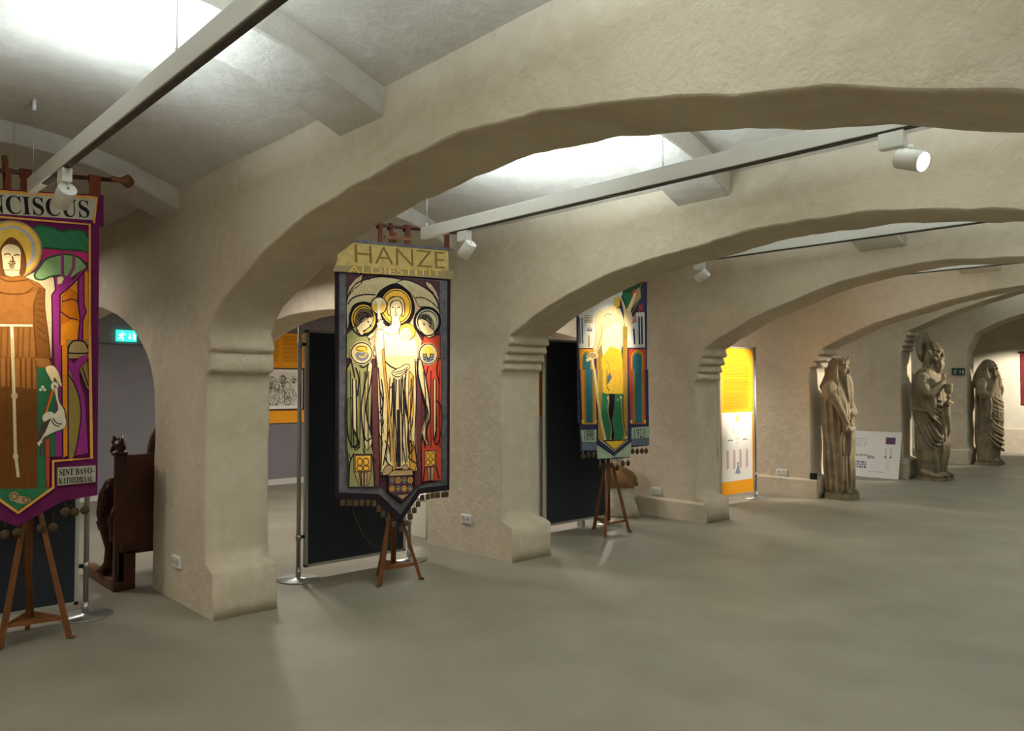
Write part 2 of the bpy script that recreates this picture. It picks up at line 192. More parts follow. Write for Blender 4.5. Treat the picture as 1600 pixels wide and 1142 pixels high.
ART2="""plum -497,2416 398,2435 409,772 203,757 7,625 -191,777 -474,796
peach -283,2209 -45,2374 147,2268 197,2199 159,2114 159,2004 221,1915 221,1785 -321,1772 -291,1896 -241,2002 -231,2108
wing -489,2194 -487,2214 -484,2228 -479,2240 -472,2255 -461,2275 -448,2297 -432,2318 -414,2337 -393,2352 -369,2364 -343,2375 -314,2385 -283,2395 -250,2405 -213,2413 -171,2419 -116,2421 -51,2421 7,2418 42,2414 40,2407 15,2398 -20,2387 -50,2376 -73,2365 -96,2353 -118,2340 -139,2326 -159,2310 -177,2292 -195,2275 -212,2258 -227,2242 -241,2226 -256,2212 -273,2203 -294,2200 -317,2203 -341,2205 -363,2203 -385,2197 -406,2189 -426,2176 -442,2155 -454,2116 -462,2065 -469,2018 -475,1991 -480,1990 -483,2006 -486,2031 -488,2058 -489,2089 -490,2126 -490,2164
dark 3.4 -489,2194 -487,2214 -484,2228 -479,2240 -472,2255 -461,2275 -448,2297 -432,2318 -414,2337 -393,2352 -369,2364 -343,2375 -314,2385 -283,2395 -250,2405 -213,2413 -171,2419 -116,2421 -51,2421 7,2418 42,2414 40,2407 15,2398 -20,2387 -50,2376 -73,2365 -96,2353 -118,2340 -139,2326 -159,2310 -177,2292 -195,2275 -212,2258 -227,2242 -241,2226 -256,2212 -273,2203 -294,2200 -317,2203 -341,2205 -363,2203 -385,2197 -406,2189 -426,2176 -442,2155 -454,2116 -462,2065 -469,2018 -475,1991 -480,1990 -483,2006 -486,2031 -488,2058 -489,2089 -490,2126 -490,2164 -489,2194
wing 395,2170 391,2190 386,2213 378,2236 369,2257 357,2276 344,2294 328,2311 311,2327 291,2341 268,2353 244,2364 219,2375 192,2385 162,2395 132,2403 107,2409 88,2413 73,2415 58,2416 42,2414 18,2408 -9,2399 -31,2389 -39,2379 -28,2371 -4,2363 26,2354 53,2342 75,2328 97,2311 117,2293 136,2276 150,2259 161,2240 172,2223 186,2211 204,2207 224,2209 245,2211 265,2211 284,2206 301,2200 318,2191 334,2180 350,2162 364,2139 377,2118 387,2109 393,2114 396,2129 396,2150
dark 3.4 395,2170 391,2190 386,2213 378,2236 369,2257 357,2276 344,2294 328,2311 311,2327 291,2341 268,2353 244,2364 219,2375 192,2385 162,2395 132,2403 107,2409 88,2413 73,2415 58,2416 42,2414 18,2408 -9,2399 -31,2389 -39,2379 -28,2371 -4,2363 26,2354 53,2342 75,2328 97,2311 117,2293 136,2276 150,2259 161,2240 172,2223 186,2211 204,2207 224,2209 245,2211 265,2211 284,2206 301,2200 318,2191 334,2180 350,2162 364,2139 377,2118 387,2109 393,2114 396,2129 396,2150 395,2170
wing -491,2219 -472,2310 -414,2378 -350,2419 -359,2350 -433,2292
dark 3.4 -491,2219 -472,2310 -414,2378 -350,2419 -359,2350 -433,2292 -491,2219
wing 242,2425 310,2401 369,2332 395,2231 369,2285 316,2341 262,2374
dark 3.4 242,2425 310,2401 369,2332 395,2231 369,2285 316,2341 262,2374 242,2425
dark 6 -489,2194 -486,2209 -481,2231 -472,2255 -457,2282 -438,2311 -414,2337 -385,2356 -352,2371 -314,2385 -272,2399 -226,2411 -171,2419 -98,2420 -17,2416 42,2414
dark 6 395,2170 389,2193 381,2226 369,2257 353,2282 334,2306 311,2327 283,2345 252,2361 219,2375 182,2388 142,2400 107,2409 80,2413 57,2413 42,2414
dark 6 -481,2178 -470,2193 -454,2214 -433,2232 -404,2246 -369,2256 -334,2264 -296,2268 -259,2269 -232,2270
dark 6 381,2202 363,2216 338,2235 311,2253 282,2266 250,2276 220,2283 190,2283 161,2278 141,2275
dark 6 -359,2350 -357,2370 -353,2396 -345,2412 -326,2408 -302,2394 -284,2383
dark 6 242,2425 246,2411 253,2392 265,2374 287,2357 314,2340 334,2329
tan 3 -438,2253 -420,2315
tan 3 340,2241 326,2310
tan 3 -410,2257 -388,2325
tan 3 312,2244 293,2318
tan 3 -383,2261 -355,2334
tan 3 285,2248 261,2327
tan 3 -355,2265 -322,2344
tan 3 257,2252 230,2335
tan 3 -327,2269 -289,2354
tan 3 230,2255 198,2344
tan 3 -299,2273 -255,2352
tan 3 203,2259 166,2352
tan 3 -270,2277 -222,2362
tan 3 176,2262 135,2360
tan 3 -242,2281 -188,2372
tan 3 149,2265 104,2368
tan 3 -213,2285 -153,2382
tan 3 122,2269 73,2377
tan 3 -482,2263 -453,2316
tan 3 386,2286 351,2330
tan 3 -460,2288 -433,2333
tan 3 363,2313 333,2346
tan 3 -439,2314 -414,2351
tan 3 340,2339 314,2361
tan 3 -418,2340 -394,2368
tan 3 316,2365 296,2376
tan 3 -396,2366 -374,2385
tan 3 293,2391 277,2391
black -232,2248 -225,2264 -211,2284 -193,2305 -171,2323 -143,2341 -111,2358 -77,2372 -45,2379 -15,2375 14,2365 40,2350 64,2334 83,2317 100,2299 114,2278 125,2257 133,2235 138,2212 140,2189 139,2167 136,2147 129,2128 120,2110 109,2093 98,2076 86,2059 69,2045 43,2035 2,2029 -50,2026 -100,2027 -138,2034 -158,2047 -169,2066 -174,2088 -180,2111 -187,2137 -191,2166 -196,2193 -201,2215 -210,2227 -222,2233 -231,2238
gold 108,2201 105,2169 93,2137 76,2109 52,2085 23,2066 -8,2053 -41,2048 -74,2050 -104,2059 -132,2074 -155,2095 -172,2121 -183,2150 -187,2181 -183,2213 -173,2243 -156,2271 -133,2295 -106,2315 -75,2328 -42,2334 -9,2333 22,2325 51,2311 75,2290 93,2263 104,2234
dark 4 95,2201 92,2171 82,2142 65,2116 44,2094 18,2077 -11,2066 -41,2061 -71,2062 -99,2070 -124,2084 -145,2103 -161,2127 -171,2153 -174,2182 -171,2211 -161,2239 -146,2264 -125,2286 -100,2304 -72,2316 -42,2322 -12,2321 17,2314 43,2300 65,2281 81,2257 91,2230 95,2201
gold2 80,2199 77,2173 68,2148 53,2124 34,2105 11,2089 -14,2079 -41,2075 -68,2076 -93,2083 -115,2096 -134,2113 -148,2134 -157,2158 -160,2183 -157,2209 -148,2233 -134,2256 -116,2276 -94,2292 -69,2302 -42,2307 -15,2307 10,2300 33,2288 53,2271 67,2250 76,2225
black -213,2083 -216,2053 -226,2024 -241,1998 -262,1976 -286,1959 -313,1948 -342,1944 -370,1946 -397,1954 -421,1969 -441,1988 -456,2012 -465,2039 -469,2068 -466,2097 -457,2125 -442,2150 -422,2172 -398,2189 -372,2201 -343,2206 -315,2205 -287,2197 -263,2183 -242,2164 -226,2140 -216,2112
gold -234,2081 -236,2056 -244,2032 -257,2011 -275,1992 -295,1978 -318,1969 -342,1965 -366,1966 -388,1973 -409,1986 -425,2002 -438,2022 -446,2045 -449,2069 -446,2093 -439,2117 -426,2138 -410,2157 -390,2171 -367,2181 -343,2185 -319,2184 -296,2178 -276,2166 -258,2149 -245,2129 -237,2106
dark 5 -250,2080 -252,2059 -259,2039 -270,2020 -284,2004 -302,1992 -322,1984 -342,1980 -362,1982 -382,1988 -399,1998 -414,2012 -424,2030 -431,2049 -434,2070 -432,2091 -425,2111 -414,2129 -400,2145 -383,2157 -364,2166 -343,2170 -323,2169 -303,2163 -285,2153 -270,2139 -259,2121 -252,2102 -250,2080
cream -251,2073 -253,2054 -260,2035 -270,2018 -283,2003 -299,1992 -317,1985 -336,1982 -355,1983 -373,1989 -388,1998 -402,2011 -412,2027 -418,2045 -420,2064 -418,2083 -412,2101 -402,2118 -389,2133 -374,2144 -356,2152 -337,2155 -318,2154 -300,2149 -284,2140 -270,2127 -260,2111 -254,2093
black 402,2098 399,2071 388,2045 372,2021 350,2001 323,1985 294,1975 264,1971 234,1972 205,1980 179,1993 158,2010 142,2032 132,2057 129,2083 132,2109 142,2135 157,2158 179,2179 204,2194 233,2205 263,2210 293,2209 323,2203 349,2190 371,2172 388,2150 398,2125
grey 380,2097 377,2074 368,2052 354,2032 336,2015 314,2002 289,1993 264,1990 238,1991 214,1997 193,2008 175,2023 161,2041 153,2062 150,2084 153,2106 161,2128 174,2148 192,2165 213,2178 238,2187 263,2191 289,2190 313,2185 335,2174 354,2159 368,2141 377,2120
dark 5 363,2096 360,2076 353,2058 341,2041 325,2026 307,2015 286,2007 264,2004 242,2005 221,2011 203,2020 187,2033 176,2048 168,2066 166,2085 168,2104 175,2123 187,2139 202,2154 221,2165 241,2173 263,2177 285,2176 306,2171 325,2162 341,2149 353,2133 360,2115 363,2096
cream 361,2089 359,2071 352,2053 342,2038 327,2024 310,2014 291,2007 271,2004 250,2005 231,2010 215,2019 200,2030 190,2045 183,2061 181,2078 183,2096 189,2113 200,2129 214,2142 231,2152 250,2159 270,2163 290,2162 309,2157 327,2149 341,2137 352,2123 359,2106
sage -491,1952 -421,2010 -397,2016 -387,1948 -350,1945 -312,1955 -281,1887 -270,1773 -490,1768
dark 3.4 -491,1952 -421,2010 -397,2016 -387,1948 -350,1945 -312,1955 -281,1887 -270,1773 -490,1768 -491,1952
skin -407,2003 -377,2039 -282,2096 -257,2071 -282,2018 -332,1989 -350,1941 -386,1939
dark 3.4 -407,2003 -377,2039 -282,2096 -257,2071 -282,2018 -332,1989 -350,1941 -386,1939 -407,2003
hair -417,2071 -413,2086 -408,2103 -401,2119 -393,2132 -382,2141 -370,2147 -357,2151 -343,2153 -328,2153 -311,2150 -295,2146 -283,2139 -273,2130 -265,2118 -261,2106 -262,2097 -270,2094 -284,2095 -299,2096 -313,2094 -324,2089 -334,2082 -344,2074 -353,2066 -361,2057 -368,2047 -375,2037 -382,2030 -390,2024 -398,2019 -406,2017 -412,2020 -415,2028 -418,2041 -418,2056
dark 3.4 -417,2071 -413,2086 -408,2103 -401,2119 -393,2132 -382,2141 -370,2147 -357,2151 -343,2153 -328,2153 -311,2150 -295,2146 -283,2139 -273,2130 -265,2118 -261,2106 -262,2097 -270,2094 -284,2095 -299,2096 -313,2094 -324,2089 -334,2082 -344,2074 -353,2066 -361,2057 -368,2047 -375,2037 -382,2030 -390,2024 -398,2019 -406,2017 -412,2020 -415,2028 -418,2041 -418,2056 -417,2071
dark 5 -397,2089 -389,2100 -377,2115 -363,2126 -345,2127 -326,2123 -313,2120
dark 5 -377,2064 -369,2075 -357,2090 -343,2101 -325,2103 -306,2101 -292,2100
dark 5 -333,2123 -324,2119 -311,2114 -303,2108 -303,2100 -309,2091 -313,2085
dark 5 -407,2003 -397,1988 -384,1968 -372,1953 -362,1946 -353,1943 -347,1941
dark 5 -350,1980 -340,1984 -326,1991 -312,1999 -297,2009 -282,2019 -272,2027
cream -312,1938 -256,1984 -246,1950 -281,1922
dark 3.4 -312,1938 -256,1984 -246,1950 -281,1922 -312,1938
red 399,1988 323,1975 278,1950 238,1976 210,1915 188,1784 400,1790
dark 3.4 399,1988 323,1975 278,1950 238,1976 210,1915 188,1784 400,1790 399,1988
skin 170,2096 177,2104 190,2107 206,2108 220,2108 234,2109 250,2109 264,2108 277,2102 287,2093 296,2079 304,2064 312,2049 321,2032 332,2013 340,1995 341,1980 331,1970 313,1962 294,1956 278,1955 266,1957 257,1963 248,1971 238,1980 225,1989 211,1999 197,2011 187,2024 179,2041 172,2062 168,2082
dark 3.4 170,2096 177,2104 190,2107 206,2108 220,2108 234,2109 250,2109 264,2108 277,2102 287,2093 296,2079 304,2064 312,2049 321,2032 332,2013 340,1995 341,1980 331,1970 313,1962 294,1956 278,1955 266,1957 257,1963 248,1971 238,1980 225,1989 211,1999 197,2011 187,2024 179,2041 172,2062 168,2082 170,2096
hairg 175,2106 177,2113 185,2125 196,2136 209,2144 224,2148 242,2150 261,2149 277,2144 291,2133 304,2119 315,2102 323,2086 328,2071 331,2055 331,2040 329,2031 324,2028 316,2029 308,2033 300,2039 295,2048 290,2060 285,2073 277,2084 265,2092 250,2099 234,2104 220,2108 206,2108 192,2106 181,2104
dark 3.4 175,2106 177,2113 185,2125 196,2136 209,2144 224,2148 242,2150 261,2149 277,2144 291,2133 304,2119 315,2102 323,2086 328,2071 331,2055 331,2040 329,2031 324,2028 316,2029 308,2033 300,2039 295,2048 290,2060 285,2073 277,2084 265,2092 250,2099 234,2104 220,2108 206,2108 192,2106 181,2104 175,2106
dark 5 186,2111 198,2118 214,2128 231,2132 251,2127 272,2116 288,2103 300,2087 307,2070 312,2058
dark 5 220,2108 232,2113 250,2120 266,2120 279,2108 292,2089 300,2076
dark 5 238,1980 247,1971 261,1959 278,1953 299,1959 323,1971 341,1980
dark 5 170,2005 184,1994 204,1980 221,1970 230,1971 235,1976 238,1980
skin -96,2027 -100,2040 -95,2060 -88,2081 -86,2099 -92,2113 -101,2125 -111,2137 -118,2150 -119,2167 -119,2187 -116,2206 -113,2222 -109,2234 -105,2244 -98,2253 -87,2259 -68,2264 -44,2267 -20,2268 -1,2266 11,2259 20,2249 25,2236 29,2223 32,2208 32,2192 30,2176 26,2160 18,2146 7,2132 -4,2118 -11,2103 -9,2085 -2,2065 4,2046 0,2032 -19,2025 -48,2021 -77,2022
dark 3.4 -96,2027 -100,2040 -95,2060 -88,2081 -86,2099 -92,2113 -101,2125 -111,2137 -118,2150 -119,2167 -119,2187 -116,2206 -113,2222 -109,2234 -105,2244 -98,2253 -87,2259 -68,2264 -44,2267 -20,2268 -1,2266 11,2259 20,2249 25,2236 29,2223 32,2208 32,2192 30,2176 26,2160 18,2146 7,2132 -4,2118 -11,2103 -9,2085 -2,2065 4,2046 0,2032 -19,2025 -48,2021 -77,2022 -96,2027
hairc -128,2167 -128,2182 -126,2199 -123,2216 -118,2230 -112,2241 -104,2250 -96,2258 -87,2264 -77,2268 -66,2270 -55,2271 -44,2271 -32,2272 -19,2272 -7,2270 4,2266 14,2259 24,2250 31,2238 37,2224 40,2205 41,2182 40,2160 37,2142 32,2129 24,2118 16,2112 10,2114 9,2127 11,2150 13,2175 12,2195 9,2209 4,2222 -2,2231 -12,2238 -26,2241 -44,2241 -62,2238 -76,2233 -86,2227 -93,2219 -99,2208 -102,2196 -102,2179 -100,2158 -97,2139 -96,2125 -100,2119 -106,2117 -112,2119 -117,2124 -121,2131 -125,2142 -127,2154
dark 3.4 -128,2167 -128,2182 -126,2199 -123,2216 -118,2230 -112,2241 -104,2250 -96,2258 -87,2264 -77,2268 -66,2270 -55,2271 -44,2271 -32,2272 -19,2272 -7,2270 4,2266 14,2259 24,2250 31,2238 37,2224 40,2205 41,2182 40,2160 37,2142 32,2129 24,2118 16,2112 10,2114 9,2127 11,2150 13,2175 12,2195 9,2209 4,2222 -2,2231 -12,2238 -26,2241 -44,2241 -62,2238 -76,2233 -86,2227 -93,2219 -99,2208 -102,2196 -102,2179 -100,2158 -97,2139 -96,2125 -100,2119 -106,2117 -112,2119 -117,2124 -121,2131 -125,2142 -127,2154 -128,2167
brown 4 -117,2115 -121,2128 -126,2147 -128,2167 -129,2188 -127,2210 -118,2230 -98,2248 -70,2263 -44,2271 -20,2270 3,2262 21,2249 30,2232 35,2210 37,2188 37,2164 36,2141 34,2124
brown 4 -102,2125 -102,2144 -102,2172 -99,2196 -91,2213 -79,2226 -65,2236 -48,2241 -28,2243 -12,2238 0,2225 10,2206 15,2186 17,2163 14,2140 13,2123
brown 4 -86,2179 -65,2185
brown 4 -33,2183 -9,2189
brown 4 -48,2182 -50,2170 -52,2153 -52,2141 -48,2138 -42,2139 -37,2139
brown 4 -65,2123 -27,2125
brown 4 -86,2099 -91,2037
brown 4 -11,2103 0,2041
black 6 -216,2082 -219,2053 -228,2025 -243,2000 -263,1978 -287,1962 -314,1951 -342,1946 -370,1948 -396,1957 -419,1971 -439,1990 -454,2013 -463,2040 -466,2068 -463,2096 -454,2124 -440,2149 -421,2170 -397,2187 -371,2199 -343,2204 -315,2203 -289,2195 -264,2181 -244,2162 -229,2138 -219,2111 -216,2082
black 6 399,2098 396,2071 386,2046 370,2022 348,2002 322,1987 294,1977 264,1973 234,1975 206,1982 181,1995 160,2012 144,2033 135,2057 131,2083 134,2109 144,2134 160,2157 180,2177 205,2192 233,2203 263,2208 293,2207 322,2200 347,2188 369,2171 385,2149 396,2124 399,2098
dark 5 -397,2063 -392,2073 -384,2087 -373,2099 -358,2110 -340,2119 -323,2124 -306,2120 -289,2111 -277,2105
dark 5 -387,2047 -382,2054 -373,2064 -363,2074 -346,2083 -327,2092 -313,2098
dark 5 209,2135 224,2136 245,2137 266,2134 283,2122 300,2107 311,2095
dark 5 198,2121 209,2119 226,2116 243,2109 260,2096 277,2078 289,2066
dark 5 -312,2059 -294,2050
dark 5 -292,2026 -274,2037
dark 5 220,2071 237,2059
dark 5 277,2056 291,2043
cream -131,2194 -133,2178 -139,2163 -148,2150 -159,2138 -174,2129 -189,2123 -206,2120 -222,2121 -238,2125 -252,2132 -264,2142 -272,2154 -278,2168 -280,2183 -278,2198 -273,2213 -264,2227 -253,2238 -239,2248 -223,2254 -207,2257 -190,2256 -174,2253 -160,2245 -148,2235 -139,2223 -133,2209
dark 5 -134,2194 -135,2178 -141,2164 -149,2151 -161,2139 -175,2130 -190,2124 -206,2122 -222,2122 -237,2126 -251,2133 -262,2143 -271,2155 -276,2169 -278,2183 -276,2198 -271,2213 -263,2226 -251,2237 -238,2246 -223,2252 -207,2255 -191,2255 -175,2251 -161,2244 -150,2234 -141,2222 -135,2208 -134,2194
gold -211,2175 -212,2169 -214,2162 -218,2157 -222,2152 -227,2148 -234,2146 -240,2145 -246,2145 -252,2147 -258,2150 -262,2154 -266,2159 -268,2165 -269,2171 -268,2177 -266,2183 -262,2189 -258,2193 -253,2197 -247,2200 -240,2201 -234,2201 -228,2199 -222,2196 -218,2192 -214,2187 -212,2181
gold -143,2180 -144,2173 -146,2167 -149,2162 -153,2157 -158,2153 -164,2151 -170,2150 -176,2150 -182,2152 -187,2155 -191,2159 -194,2164 -196,2170 -197,2176 -196,2182 -194,2188 -191,2194 -187,2199 -182,2202 -176,2205 -170,2206 -164,2206 -158,2204 -153,2201 -149,2197 -146,2192 -144,2186
white -237,2234 -201,2243 -176,2239 -193,2198 -196,2084 -217,2082 -220,2196
white -159,2011 -91,2037 11,2042 43,2017 137,1930 149,1783 -178,1775 -250,1801 -236,1933 -221,2021 -169,2076 -154,2033
skin -226,2047 -190,2080 -164,2059 -169,2006 -215,1999
dark 3.4 -226,2047 -190,2080 -164,2059 -169,2006 -215,1999 -226,2047
gold 143,1999 141,1981 132,1964 119,1949 102,1937 82,1930 60,1926 39,1928 19,1934 2,1944 -11,1957 -20,1973 -22,1991 -20,2009 -12,2026 1,2040 18,2052 38,2060 59,2063 81,2062 101,2057 119,2047 132,2033 140,2017
brown 4 141,1999 139,1984 133,1969 123,1956 111,1945 95,1936 78,1931 60,1928 42,1929 25,1933 10,1941 -3,1951 -12,1963 -18,1976 -20,1991 -18,2006 -13,2020 -3,2033 9,2044 25,2053 42,2059 59,2062 77,2061 95,2057 110,2050 123,2040 133,2028 139,2014 141,1999
skin 100,1974 98,1957 90,1941 77,1928 61,1919 44,1916 26,1918 11,1925 -2,1937 -10,1952 -13,1969 -10,1986 -2,2002 10,2015 26,2024 43,2027 61,2026 77,2018 89,2007 98,1991
tan 4 -210,2004 -214,1987 -219,1962 -225,1933 -232,1897 -240,1856 -245,1828
tan 4 -153,1989 -143,1981 -127,1971 -106,1965 -74,1968 -37,1976 -11,1983
tan 4 -158,1866 -145,1846 -126,1818 -105,1797 -83,1786 -59,1781 -42,1779
tan 4 -169,2006 -165,1979 -161,1941 -158,1901 -160,1856 -165,1809 -168,1776
maroon -272,1703 -222,1704 -191,777 -252,783
dark 3.4 -272,1703 -222,1704 -191,777 -252,783 -272,1703
maroon 138,1710 200,1711 203,755 137,760
dark 3.4 138,1710 200,1711 203,755 137,760 138,1710
sage -487,1699 -444,1764 -273,1768 -265,1677 -284,1145 -253,1039 -244,782 -467,798 -471,976 -487,1154
dark 3.4 -487,1699 -444,1764 -273,1768 -265,1677 -284,1145 -253,1039 -244,782 -467,798 -471,976 -487,1154 -487,1699
cream -440,1610 -411,1611 -403,1112 -428,1113
dark 3.4 -440,1610 -411,1611 -403,1112 -428,1113 -440,1610
cream -303,1748 -293,1752 -280,1748 -268,1735 -262,1716 -262,1689 -267,1654 -274,1615 -282,1573 -293,1528 -307,1479 -319,1429 -323,1379 -315,1324 -299,1266 -281,1212 -269,1170 -265,1142 -265,1126 -268,1115 -273,1105 -283,1090 -295,1075 -309,1069 -321,1082 -333,1125 -344,1189 -354,1258 -360,1315 -363,1353 -363,1382 -361,1409 -357,1444 -349,1489 -338,1541 -326,1593 -317,1637 -313,1674 -310,1707 -308,1732
dark 3.4 -303,1748 -293,1752 -280,1748 -268,1735 -262,1716 -262,1689 -267,1654 -274,1615 -282,1573 -293,1528 -307,1479 -319,1429 -323,1379 -315,1324 -299,1266 -281,1212 -269,1170 -265,1142 -265,1126 -268,1115 -273,1105 -283,1090 -295,1075 -309,1069 -321,1082 -333,1125 -344,1189 -354,1258 -360,1315 -363,1353 -363,1382 -361,1409 -357,1444 -349,1489 -338,1541 -326,1593 -317,1637 -313,1674 -310,1707 -308,1732 -303,1748
sage2 -486,1445 -476,1463 -462,1473 -449,1473 -439,1457 -438,1420 -441,1364 -443,1304 -441,1253 -429,1214 -410,1178 -393,1147 -384,1123 -387,1107 -398,1097 -412,1092 -425,1094 -437,1100 -450,1113 -463,1130 -472,1153 -479,1182 -483,1217 -486,1255 -488,1293 -489,1333 -491,1377 -490,1417
dark 3.4 -486,1445 -476,1463 -462,1473 -449,1473 -439,1457 -438,1420 -441,1364 -443,1304 -441,1253 -429,1214 -410,1178 -393,1147 -384,1123 -387,1107 -398,1097 -412,1092 -425,1094 -437,1100 -450,1113 -463,1130 -472,1153 -479,1182 -483,1217 -486,1255 -488,1293 -489,1333 -491,1377 -490,1417 -486,1445
tanf -428,1043 -276,1034 -268,898 -297,797 -379,804 -424,909
dark 3.4 -428,1043 -276,1034 -268,898 -297,797 -379,804 -424,909 -428,1043
gold2 -416,1036 -273,1027 -275,905 -412,908
dark 3.4 -416,1036 -273,1027 -275,905 -412,908 -416,1036
plum 6 -416,1036 -273,1027 -275,905 -412,908 -416,1036
brown 5 -349,981 -352,968 -358,959 -368,954 -378,955 -388,961 -394,971 -397,984 -394,996 -388,1005 -378,1010 -368,1009 -358,1003 -352,993 -349,981
brown 5 -346,932 -349,923 -356,916 -367,913 -379,914 -389,919 -397,926 -399,935 -397,944 -389,951 -379,954 -367,953 -356,948 -349,941 -346,932
brown 5 -294,977 -296,965 -303,955 -312,951 -323,951 -333,957 -339,968 -342,980 -340,992 -333,1002 -323,1007 -313,1006 -303,1000 -296,989 -294,977
brown 5 -291,928 -293,919 -301,912 -311,909 -323,910 -334,915 -342,922 -344,931 -342,940 -334,947 -324,950 -312,949 -301,945 -293,937 -291,928
tanf -380,899 -305,894 -312,795 -364,800
dark 3.4 -380,899 -305,894 -312,795 -364,800 -380,899
dark 6 -487,1699 -476,1717 -459,1743 -444,1764 -432,1776 -422,1785 -415,1790
dark 6 -440,1610 -438,1463 -435,1261 -428,1113 -413,1071 -395,1084 -381,1098
dark 6 -411,1611 -396,1111
dark 6 -303,1748 -306,1722 -310,1684 -317,1637 -330,1576 -345,1506 -357,1444 -362,1397 -363,1358 -360,1315 -351,1255 -337,1190 -322,1146 -303,1139 -283,1152 -269,1163
dark 6 -262,1716 -266,1681 -273,1629 -282,1573 -298,1512 -316,1446 -323,1379 -310,1303 -287,1225 -269,1170
dark 6 -486,1445 -487,1405 -488,1348 -488,1293 -484,1242 -478,1193 -469,1153 -457,1124 -441,1103 -425,1094 -407,1095 -388,1108 -381,1130 -396,1169 -422,1218 -441,1253
dark 6 -425,1049 -435,1033 -450,1009 -461,975 -465,921 -467,857 -467,811
dark 6 -268,1040 -261,997 -252,937 -245,883 -243,841 -243,806 -244,782
dark 6 -365,898 -357,802
dark 6 -335,896 -335,793
dark 6 -414,1700 -405,1679 -392,1647 -384,1611 -386,1566 -393,1517 -398,1482
dark 6 -481,1769 -473,1764 -462,1756 -451,1738 -440,1702 -429,1656 -421,1623
dark 6 -344,1083 -329,1044
dark 6 -384,1123 -425,1094
dark 6 -385,1727 -376,1718 -363,1706 -348,1701 -329,1709 -309,1724 -295,1735
cream -261,1814 -263,1793 -271,1774 -283,1756 -299,1742 -319,1730 -340,1723 -363,1721 -385,1722 -407,1729 -426,1739 -441,1753 -453,1769 -461,1788 -463,1808 -461,1828 -454,1847 -442,1864 -426,1879 -408,1891 -386,1898 -364,1901 -341,1900 -320,1894 -300,1884 -284,1870 -271,1853 -263,1834
dark 5 -270,1814 -272,1796 -279,1778 -290,1763 -305,1750 -323,1740 -342,1733 -363,1731 -383,1732 -403,1738 -420,1747 -435,1759 -446,1774 -452,1791 -455,1808 -453,1826 -446,1843 -435,1858 -421,1871 -404,1881 -384,1888 -364,1891 -343,1890 -323,1884 -306,1876 -291,1863 -279,1848 -272,1832 -270,1814
steel -299,1796 -300,1786 -305,1777 -312,1768 -321,1761 -333,1755 -345,1752 -358,1750 -372,1751 -384,1754 -396,1759 -405,1766 -412,1774 -416,1783 -418,1793 -417,1802 -412,1812 -405,1820 -396,1827 -385,1833 -372,1837 -359,1838 -346,1837 -333,1835 -322,1830 -312,1823 -305,1815 -300,1806
gold -297,1848 -299,1841 -304,1835 -312,1830 -322,1825 -335,1821 -349,1818 -363,1817 -378,1818 -392,1819 -404,1822 -414,1826 -422,1832 -427,1837 -429,1844 -427,1850 -422,1856 -415,1862 -404,1866 -392,1870 -378,1873 -364,1874 -349,1874 -335,1872 -323,1869 -312,1865 -304,1860 -299,1854
brown 4 -319,1847 -320,1843 -323,1839 -328,1836 -335,1832 -344,1830 -353,1828 -363,1828 -373,1828 -383,1829 -391,1831 -398,1833 -404,1837 -407,1840 -408,1844 -407,1848 -404,1852 -398,1856 -391,1859 -383,1861 -374,1863 -364,1864 -354,1864 -344,1863 -336,1861 -328,1858 -323,1855 -320,1851 -319,1847
gold2 6 -349,1844 -338,1836 -325,1824 -318,1812 -326,1799 -341,1787 -356,1779 -367,1780 -378,1786 -385,1791
red 166,1779 406,1784 409,779 212,788 202,1082 269,1298 217,1478 158,1655
dark 3.4 166,1779 406,1784 409,779 212,788 202,1082 269,1298 217,1478 158,1655 166,1779
cream 161,1758 167,1769 177,1774 188,1771 199,1759 210,1736 221,1704 231,1664 242,1615 255,1553 269,1479 281,1404 286,1339 280,1289 266,1246 252,1209 244,1176 247,1143 257,1114 267,1091 270,1078 263,1079 251,1090 238,1107 227,1121 220,1132 213,1142 209,1155 210,1177 221,1209 238,1249 254,1293 260,1340 252,1391 236,1447 216,1501 200,1546 189,1581 180,1607 172,1631 166,1656 162,1684 159,1713 158,1740
dark 3.4 161,1758 167,1769 177,1774 188,1771 199,1759 210,1736 221,1704 231,1664 242,1615 255,1553 269,1479 281,1404 286,1339 280,1289 266,1246 252,1209 244,1176 247,1143 257,1114 267,1091 270,1078 263,1079 251,1090 238,1107 227,1121 220,1132 213,1142 209,1155 210,1177 221,1209 238,1249 254,1293 260,1340 252,1391 236,1447 216,1501 200,1546 189,1581 180,1607 172,1631 166,1656 162,1684 159,1713 158,1740 161,1758
cream 319,1616 347,1616 349,1116 321,1117
dark 3.4 319,1616 347,1616 349,1116 321,1117 319,1616
red2 348,1435 357,1444 373,1437 389,1418 400,1393 406,1359 409,1315 410,1268 408,1225 402,1184 393,1143 383,1109 373,1087 362,1081 348,1086 337,1099 331,1117 334,1139 343,1168 353,1202 359,1240 357,1290 352,1348 347,1401
dark 3.4 348,1435 357,1444 373,1437 389,1418 400,1393 406,1359 409,1315 410,1268 408,1225 402,1184 393,1143 383,1109 373,1087 362,1081 348,1086 337,1099 331,1117 334,1139 343,1168 353,1202 359,1240 357,1290 352,1348 347,1401 348,1435
gold2 236,1032 347,1026 348,906 237,905
dark 3.4 236,1032 347,1026 348,906 237,905 236,1032
plum 6 236,1032 347,1026 348,906 237,905 236,1032
brown 4 286,988 283,976 276,967 267,964 257,968 251,978 248,990 251,1002 257,1011 267,1014 276,1010 283,1001 286,988
brown 4 289,936 286,926 278,920 267,918 256,921 248,929 245,938 248,948 256,954 267,956 278,953 286,945 289,936
brown 4 341,985 338,973 331,964 322,961 312,965 305,975 303,987 305,999 312,1008 321,1011 331,1007 338,997 341,985
